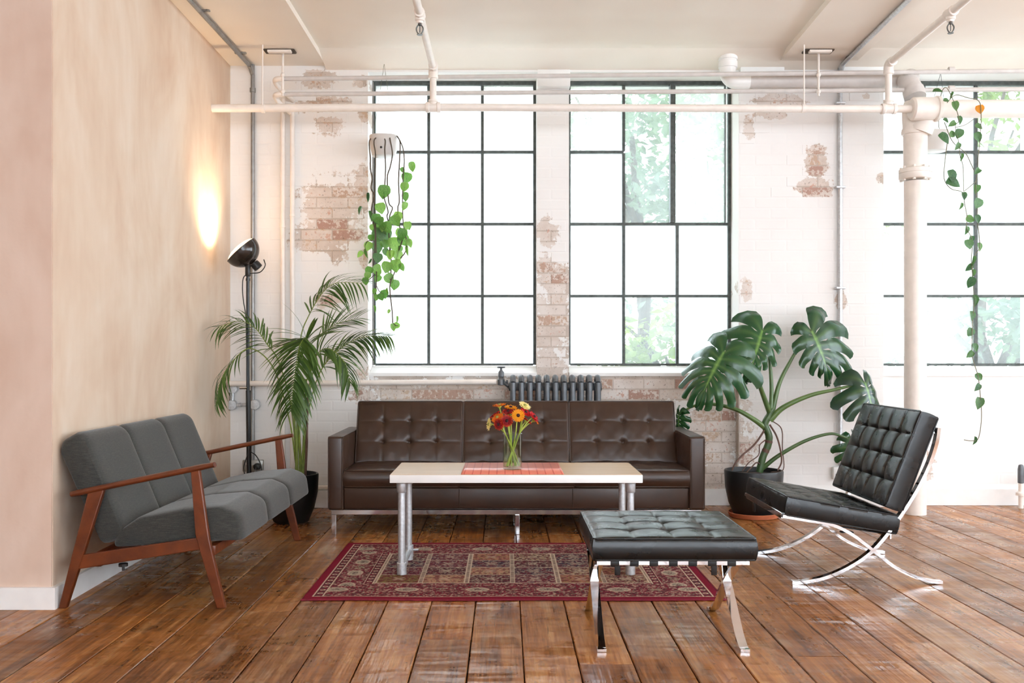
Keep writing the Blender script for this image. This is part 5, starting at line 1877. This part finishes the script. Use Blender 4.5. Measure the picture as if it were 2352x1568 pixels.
def monstera_leaf(base, tip, normal, width=1.0, lobes=7, seed=0, curl=0.35, side=(1.0, 1.0)):
    rr = random.Random(seed)
    base, tip = Vector(base), Vector(tip)
    yv = (tip - base)
    Ls = yv.length / 0.98
    yv.normalize()
    nv = Vector(normal)
    nv = (nv - yv * nv.dot(yv)).normalized()
    xv = yv.cross(nv)
    bm = bmesh.new()
    vl_ = bm.verts.layers.float.new('vein')
    NB, NQ = 14, 4

    def interp(tab, a):
        for (a0, v0), (a1, v1) in zip(tab[:-1], tab[1:]):
            if a <= a1:
                return v0 + (v1 - v0) * (a - a0) / (a1 - a0)
        return tab[-1][1]
    LT = [(0, 0.36), (0.12, 0.50), (0.3, 0.58), (0.5, 0.55), (0.7, 0.44), (0.88, 0.32), (1, 0.27)]
    AT = [(0, -78), (0.12, -38), (0.3, -4), (0.5, 22), (0.7, 42), (0.88, 66), (1, 90)]
    for s in (-1, 1):
        for k in range(lobes):
            a0, a1 = k / lobes, (k + 1) / lobes
            jl = rr.uniform(0.9, 1.08)
            gap = rr.uniform(0.22, 0.48) if k < lobes - 1 else 0.25
            b0 = rr.uniform(0.40, 0.55)
            hole = rr.uniform(0.25, 0.55) if rr.random() < 0.75 else 0.0
            hb = rr.uniform(0.16, 0.24)
            grid = {}
            dz = rr.uniform(-0.03, 0.03)
            for ib in range(NB + 1):
                b = ib / NB
                sm = max(0, min(1, (b - b0) / (0.95 - b0)))
                sm = sm * sm * (3 - 2 * sm)
                shr = gap * sm + hole * max(0, 1 - abs(b - hb) / 0.075) ** 0.7 * 0.6
                for iq in range(NQ + 1):
                    q_ = iq / NQ
                    qq = 0.5 + (q_ - 0.5) * (1 - shr)
                    if (k == 0 and q_ < 0.5) or (k == lobes - 1 and q_ > 0.5):
                        qq = q_
                    a = a0 + (a1 - a0) * qq
                    Lf = interp(LT, a) * (1 - (0.10 * (2 * q_ - 1) ** 2 if b > b0 else 0)) * (1 + (jl - 1) * sm) * width * side[0 if s < 0 else 1]
                    if k == lobes - 1:
                        Lf = interp(LT, a) * (1 + (jl - 1) * 0)
                    an = math.radians(interp(AT, a) + 14 * b * b)
                    y0 = 0.70 * a
                    x = s * b * Lf * math.cos(an)
                    y = y0 + b * Lf * math.sin(an)
                    if a > 0.999:
                        x = 0.0
                    z = -curl * x * x * 1.6 - 0.22 * max(0, y) ** 2 + dz * sm + 0.02 * math.sin(9 * a + 3 * b) * b - 0.05 * sm * sm
                    z += 0.035 * abs(2 * q_ - 1) * b * -1 + 0.03 * min(1, abs(x) * 6)
                    p = base + (xv * x + yv * y + nv * z) * Ls
                    vt = bm.verts.new(p)
                    vt[vl_] = 0.85 * max(0, 1 - b * 16) + (0.28 * (1 - b) if iq == NQ // 2 else 0)
                    grid[ib, iq] = vt
            for ib in range(NB):
                for iq in range(NQ):
                    fs = [grid[ib, iq], grid[ib + 1, iq], grid[ib + 1, iq + 1], grid[ib, iq + 1]]
                    if s > 0:
                        fs = fs[::-1]
                    bm.faces.new(fs)
    bmesh.ops.remove_doubles(bm, verts=list(bm.verts), dist=Ls * 0.0015)
    me = bpy.data.meshes.new('leaf')
    for vv in bm.verts:
        vv.co -= base
    bm.to_mesh(me)
    bm.free()
    me.materials.append(M['monstera_leaf'])
    me.shade_smooth()
    return link('leaf', me, base, mon)


monstera_leaf(mp(1664, 806, -0.24), mp(1592, 928, -0.34), (-0.25, -0.75, 0.65), 1.12, 7, 1, 0.6, (1.0, 1.0))
monstera_leaf(mp(1752, 756, 0.0), mp(1722, 868, -0.16), (0.1, -0.75, 0.65), 1.15, 6, 2, 0.45, (0.68, 1.05))
monstera_leaf(mp(1862, 757, 0.02), mp(1926, 880, -0.06), (0.15, -0.9, 0.35), 1.2, 6, 3, 0.22, (1.15, 0.66))
monstera_leaf(mp(1986, 877, -0.1), mp(2022, 968, -0.2), (0.35, -0.8, 0.45), 1.2, 5, 4, 0.6)
monstera_leaf(mp(1560, 948, 0.13), mp(1552, 1010, 0.16), (-0.8, -0.5, 0.3), 0.8, 6, 5, 0.8)
monstera_leaf(mp(1955, 1008, 0.0), mp(1958, 1090, 0.02), (0.5, -0.8, 0.2), 0.8, 5, 6, 0.8)


# hanging plants
def heart_mesh(name, mat, fold, narrow, seed):
    rr = random.Random(seed)
    m = MB()
    prof = [(0, 0), (0.16, 0.34), (0.3, 0.46), (0.5, 0.46), (0.7, 0.34), (0.86, 0.17), (1.0, 0.0)]
    left, mid, right = [], [], []
    for (y, w) in prof:
        back_ = -0.12 * math.exp(-((y - 0.16) / 0.12) ** 2)
        z = -0.18 * y * y
        mid.append(len(m.v)); m.v.append(Vector((0, y, z)))
        left.append(len(m.v)); m.v.append(Vector((-w * narrow, y + back_, z + fold * w)))
        right.append(len(m.v)); m.v.append(Vector((w * narrow, y + back_, z + fold * w)))
    for i in range(len(prof) - 1):
        m.f.append([mid[i], mid[i + 1], left[i + 1], left[i]])
        m.f.append([mid[i], right[i], right[i + 1], mid[i + 1]])
    return m.mesh(name, mat, (0, 0, 0), 80)


HM = {(mt, k): heart_mesh('leaf', mt, f, nw, k) for mt in ('heart_leaf', 'dark_heart_leaf', 'amber_leaf') for k, (f, nw) in enumerate(((0.15, 1.0), (0.5, 0.75), (0.9, 0.35)))}


def heart_leaf(parent, p, size, ang, mat, k=0, yaw=0.0, pitch=0.0):
    """leaf hanging from p; ang 0 = tip straight down, in degrees to the right"""
    o = bpy.data.objects.new('leaf', HM[(mat, k)])
    COL.objects.link(o)
    o.parent = parent
    a = math.radians(ang)
    d = Vector((math.sin(a), -math.sin(pitch) * 0.7, -math.cos(a))).normalized()
    n = Vector((math.sin(yaw), -math.cos(yaw), 0.25))
    n = (n - d * n.dot(d)).normalized()
    x = d.cross(n)
    mm = Matrix((x, d, n)).transposed().to_4x4() @ Matrix.Scale(size, 4)
    mm.translation = Vector(p) - WL[parent.name]
    o.matrix_local = mm
    return o


def hanging_pot(u0, u1, v0, v1, Y, label, hole):
    a_, b_ = at(u0, v1, Y), at(u1, v0, Y)
    cx, w, h = (a_.x + b_.x) / 2, (b_.x - a_.x) / 2, b_.z - a_.z
    t_ = thing('hanging_plant', label, 'hanging plant', (cx, Y, a_.z))
    m = MB()
    n = 36
    prof = [(0.70, 0.0), (0.80, 0.02), (0.92, 0.35), (0.99, 0.75), (1.0, 0.98), (0.98, 1.0), (0.93, 0.98), (0.88, 0.8)]
    for r, f in prof:
        for j in range(n):
            q = 2 * math.pi * j / n
            sx = math.copysign(abs(math.cos(q)) ** 0.75, math.cos(q))
            sy = math.copysign(abs(math.sin(q)) ** 0.75, math.sin(q))
            m.v.append(Vector((cx + r * w * sx, Y + r * 0.095 * sy, a_.z + f * h)))
    for i in range(len(prof) - 1):
        for j in range(n):
            m.f.append([i * n + j, i * n + (j + 1) % n, (i + 1) * n + (j + 1) % n, (i + 1) * n + j])
    m.f.append(list(range(n))[::-1])
    pot = m.build('pot', 'white_ceramic', t_, 50)
    s = MB()
    s.lathe([(0.001, 0.0), (0.008, 0.0)], (0, 0, 0), (0, -1, 0), 12, caps=False)
    hp = at(hole[0], hole[1], Y)
    hf = (hp.z - a_.z) / h
    rr_ = np.interp(hf, [p[1] for p in prof], [p[0] for p in prof])
    px = abs(hp.x - cx) / (w * rr_)
    sy = (1 - min(0.999, px ** (2 / 0.75))) ** (0.75 / 2)
    MB().lathe([(0.001, 0.0025), (0.0075, 0.0025), (0.0085, 0.0), (0.0085, -0.006)], (hp.x, Y - rr_ * 0.095 * sy, hp.z), (0, -1, 0), 14, caps=False).build('drain_hole', 'black_plastic', pot)
    ms = MB().lathe([(w * 0.75, 0.0), (0.001, 0.004)], (0, 0, 0), (0, 0, 1), 20, caps=False)
    ms.v = [Vector((cx + p.x, Y + p.y * 0.075 / (w * 0.75), a_.z + h * 0.86 + p.z)) for p in ms.v]
    ms.build('soil', 'soil', pot)
    return t_, cx, w, a_.z, h


def vine(parent, pts, r, mat='vine_stem'):
    MB().tube(smooth_path(pts, 5), r, 6).build('vine', mat, parent, 60)


YHL = 6.66
hl, cxl, wl2, zl, hh = hanging_pot(849, 914, 313, 360, YHL, 'white hanging pot trailing dense heart-shaped leaves at the left edge of the leftmost window', (879, 344))


def L5(x, y, dy=0.0):
    return at(820 + x / 6.03, 300 + y / 6.03, YHL - 0.1 + dy)


def L6(x, y, dy=0.0):
    return at(820 + x / 5.6, 500 + y / 5.6, YHL - 0.1 + dy)


top = zl + hh * 0.95
for pts in ([L5(215, 85, 0.08), L5(170, 160), L5(185, 380), L5(185, 520), L5(210, 660), L5(195, 800), L5(235, 900), L5(200, 1120), L6(235, 200), L6(215, 500), L6(215, 640)],
            [L5(330, 80, 0.08), L5(250, 110), L5(235, 180), L5(255, 330), L5(250, 700), L5(245, 1000), L6(240, 150), L6(245, 420), L6(250, 700), L6(245, 900), L6(240, 1010)],
            [L5(340, 75, 0.08), L5(390, 130), L5(385, 260), L5(395, 500), L5(385, 760), L5(370, 900), L5(430, 1110), L5(415, 1180), L5(435, 1270), L6(405, 150), L6(420, 330), L6(420, 500)],
            [L5(455, 70, 0.06), L5(460, 130), L5(490, 320), L5(460, 500), L5(420, 650), L5(440, 990), L5(490, 1070), L5(450, 1200), L6(410, 200), L6(430, 420), L6(440, 600), L6(430, 800)],
            [L5(555, 75, 0.06), L5(595, 160), L5(590, 400), L5(575, 700), L5(585, 980), L5(565, 1080), L6(550, 120), L6(590, 250), L6(520, 480), L6(490, 680), L6(430, 830), L6(425, 960), L6(450, 1180), L6(460, 1350)],
            [L5(560, 80, 0.05), L5(600, 150), L5(640, 260), L5(655, 430), L5(640, 620), L5(630, 950), L5(640, 1280), L6(640, 320), L6(620, 440), L6(560, 520)],
            [L6(225, 730), L6(160, 790), L6(110, 800)], [L6(245, 860), L6(290, 950), L6(340, 970)], [L6(460, 1350), L6(500, 1385), L6(530, 1390)],
            [L6(215, 290), L6(140, 300), L6(105, 360), L6(120, 440)]):
    vine(hl, pts, 0.0046 if len(pts) > 5 else 0.003)
lv5 = [(745, 430, 120, 12, 1), (700, 580, 135, -8, 0), (612, 510, 75, 30, 1), (662, 712, 115, -5, 0), (680, 850, 110, -10, 0), (672, 985, 105, -15, 1), (380, 750, 165, -5, 0), (310, 1000, 135, 15, 0), (152, 860, 110, 0, 2), (75, 1060, 100, -25, 2),
       (165, 1110, 130, 15, 2), (260, 1150, 120, 10, 0), (315, 1190, 110, 0, 0), (385, 1260, 140, 20, 0), (330, 1350, 180, -20, 0), (500, 1170, 140, 25, 0), (580, 1120, 130, -10, 0), (695, 1260, 100, 0, 0), (620, 1350, 140, 5, 0), (720, 1490, 90, -15, 1)]
lv6 = [(200, 80, 85, 10, 0), (270, 50, 100, 0, 0), (350, 55, 110, -20, 0), (320, 120, 180, 20, 0), (180, 215, 75, 0, 0), (165, 310, 105, -20, 0), (250, 310, 130, 10, 0), (330, 290, 85, 15, 0), (385, 285, 100, -10, 0), (475, 250, 165, 10, 0), (560, 215, 140, 30, 0),
       (570, 130, 130, -10, 0), (650, 50, 95, 15, 1), (665, 275, 95, 15, 1), (645, 365, 110, 5, 2), (125, 400, 105, 5, 2), (80, 440, 85, -50, 1), (355, 390, 110, 30, 1), (270, 455, 115, 0, 0), (450, 415, 110, -20, 0), (515, 420, 120, 10, 0), (555, 360, 80, 0, 1),
       (185, 525, 65, -30, 2), (175, 630, 100, -20, 0), (140, 695, 85, -5, 0), (110, 765, 85, 0, 0), (240, 600, 90, 25, 0), (268, 640, 100, -5, 0), (400, 565, 130, -10, 0), (500, 535, 145, 0, 0), (565, 580, 95, 15, 1), (350, 670, 60, 60, 1), (375, 725, 120, 35, 0),
       (300, 740, 90, -40, 0), (490, 795, 115, -5, 0), (245, 910, 70, -30, 1), (345, 925, 100, 10, 0), (292, 970, 85, 20, 0), (258, 985, 75, -20, 0), (392, 900, 75, 5, 2), (425, 1180, 50, -30, 1), (455, 1355, 90, 12, 1), (530, 1350, 80, -35, 0), (508, 1265, 80, 5, 2), (215, 1130, 80, 15, 2)]
for lst, fn, sc in ((lv5, L5, 6.03), (lv6, L6, 5.6)):
    for i, (x, y, s, ang, k) in enumerate(lst):
        p = fn(x, y, rng.uniform(-0.07, 0.05))
        dk = (lst is lv5 and i in (14, 8, 9, 10)) or (lst is lv6 and i in (3, 6, 17, 18, 22))
        heart_leaf(hl, p, s / sc * p.y / F * 1.22, ang, 'dark_heart_leaf' if dk else 'heart_leaf', k, rng.uniform(-0.5, 0.5), rng.uniform(-0.4, 0.6))
for xo in (-0.75, 0.75):
    MB().tube([(cxl + xo * wl2, YHL, zl + hh), (cxl, YHL + 0.02, ZH + 0.02)], 0.0014, 5).build('hanging_wire', 'thin_vine_stem', hl)

# beaded blind chain by the first window
xch = at(856, 0, 6.83).x
bc_ = MB()
k = 0
MB().tube([(xch, 6.86, 3.1), (xch, 6.86, 1.02)], 0.0013, 5).build('bead_cord', 'white_ceramic')
o = bpy.data.objects['bead_cord']
tag(o, 'thin white cord hanging at the left edge of the leftmost window', 'cord')

YHR = 6.55
hr, cxr, wr2, zr2, hh2 = hanging_pot(2111, 2181, 303, 348, YHR, 'white hanging pot with sparse trailing vines beside the cream column', (2117.5, 337))
YV2 = 6.24


def Rr6(x, y, dy=0.0):
    return at(1952 + x / 3.135, 140 + y / 3.135, YV2 + dy)


def Rr7(x, y, dy=0.0):
    return at(1952 + x / 2.6125, 640 + y / 2.6125, YV2 + dy)


for pts in ([Rr6(705, 520, 0.28), Rr6(700, 600, 0.1), Rr6(685, 720), Rr6(680, 850), Rr6(730, 920), Rr6(810, 945), Rr6(825, 1020), Rr6(845, 1130), Rr6(840, 1200), Rr6(880, 1290), Rr6(875, 1440), Rr6(885, 1560), Rr7(745, 130), Rr7(735, 300), Rr7(735, 460), Rr7(768, 580), Rr7(782, 690), Rr7(790, 830), Rr7(772, 955), Rr7(735, 972), Rr7(685, 966)],
            [Rr6(650, 515, 0.28), Rr6(640, 440, 0.25), Rr6(655, 250, 0.1), Rr6(690, 190), Rr6(730, 250), Rr6(765, 340), Rr6(785, 430), Rr6(760, 470), Rr6(785, 590), Rr6(795, 690), Rr6(815, 760), Rr6(820, 940)],
            [Rr6(700, 300), Rr6(760, 245), Rr6(850, 265), Rr6(930, 290), Rr6(945, 390), Rr6(938, 560), Rr6(925, 680), Rr6(920, 790), Rr6(905, 920), Rr6(920, 1020), Rr6(918, 1140), Rr6(935, 1330), Rr6(900, 1400), Rr6(880, 1500)],
            [Rr6(680, 440), Rr6(740, 580), Rr6(830, 660), Rr6(870, 735), Rr6(900, 800)], [Rr6(760, 478), Rr6(830, 460), Rr6(890, 420)], [Rr6(820, 940), Rr6(870, 900), Rr6(915, 860)]):
    vine(hr, pts, 0.0026, 'thin_vine_stem')
rv6 = [(595, 222, 60, 88, 2), (742, 222, 45, -20, 2), (750, 292, 60, 10, 1), (672, 282, 35, 80, 1), (930, 318, 55, 5, 0), (670, 420, 40, 60, 1), (775, 398, 55, 15, 1), (760, 440, 50, -60, 1), (900, 462, 50, 60, 1), (718, 515, 45, 60, 0), (795, 488, 60, -10, 0),
       (905, 515, 65, 25, 1), (640, 530, 80, 45, 1), (785, 588, 50, -25, 1), (798, 668, 50, -5, 2), (935, 778, 50, -50, 1), (710, 788, 85, 20, 1), (692, 868, 90, 72, 1), (918, 892, 60, -20, 1), (815, 945, 50, 5, 1), (935, 990, 65, -20, 0), (800, 1020, 45, -10, 2),
       (835, 1130, 55, 75, 0), (905, 1110, 55, 25, 1), (838, 1190, 52, 0, 1), (880, 1258, 45, -15, 1), (848, 1285, 62, 10, 0), (920, 1310, 55, 20, 1), (895, 1405, 65, -15, 2), (878, 1460, 55, -35, 1), (882, 1500, 50, 0, 2)]
rv7 = [(740, -10, 60, -20, 1), (735, 100, 60, 15, 2), (725, 195, 50, 5, 1), (735, 298, 45, -30, 0), (738, 390, 45, 25, 1), (738, 435, 45, -45, 1), (750, 575, 52, 60, 1), (775, 630, 45, -35, 1), (780, 712, 62, -15, 1), (748, 945, 45, -5, 2)]
for lst, fn, sc in ((rv6, Rr6, 3.135), (rv7, Rr7, 2.6125)):
    for i, (x, y, s, ang, k) in enumerate(lst):
        p = fn(x, y, rng.uniform(-0.02, 0.02))
        heart_leaf(hr, p, s / sc * p.y / F * 1.2, ang, 'amber_leaf' if (lst is rv6 and i == 4) else 'dark_heart_leaf', k, rng.uniform(-0.5, 0.5), rng.uniform(-0.3, 0.5))
for xo in (-0.6, 0.85):
    MB().tube([(cxr + xo * wr2, YHR, zr2 + hh2), (at(2162, 0, 6.5).x, 6.51, at(0, 166, 6.5).z + 0.0)], 0.0014, 5).build('hanging_wire', 'black_metal', hr)
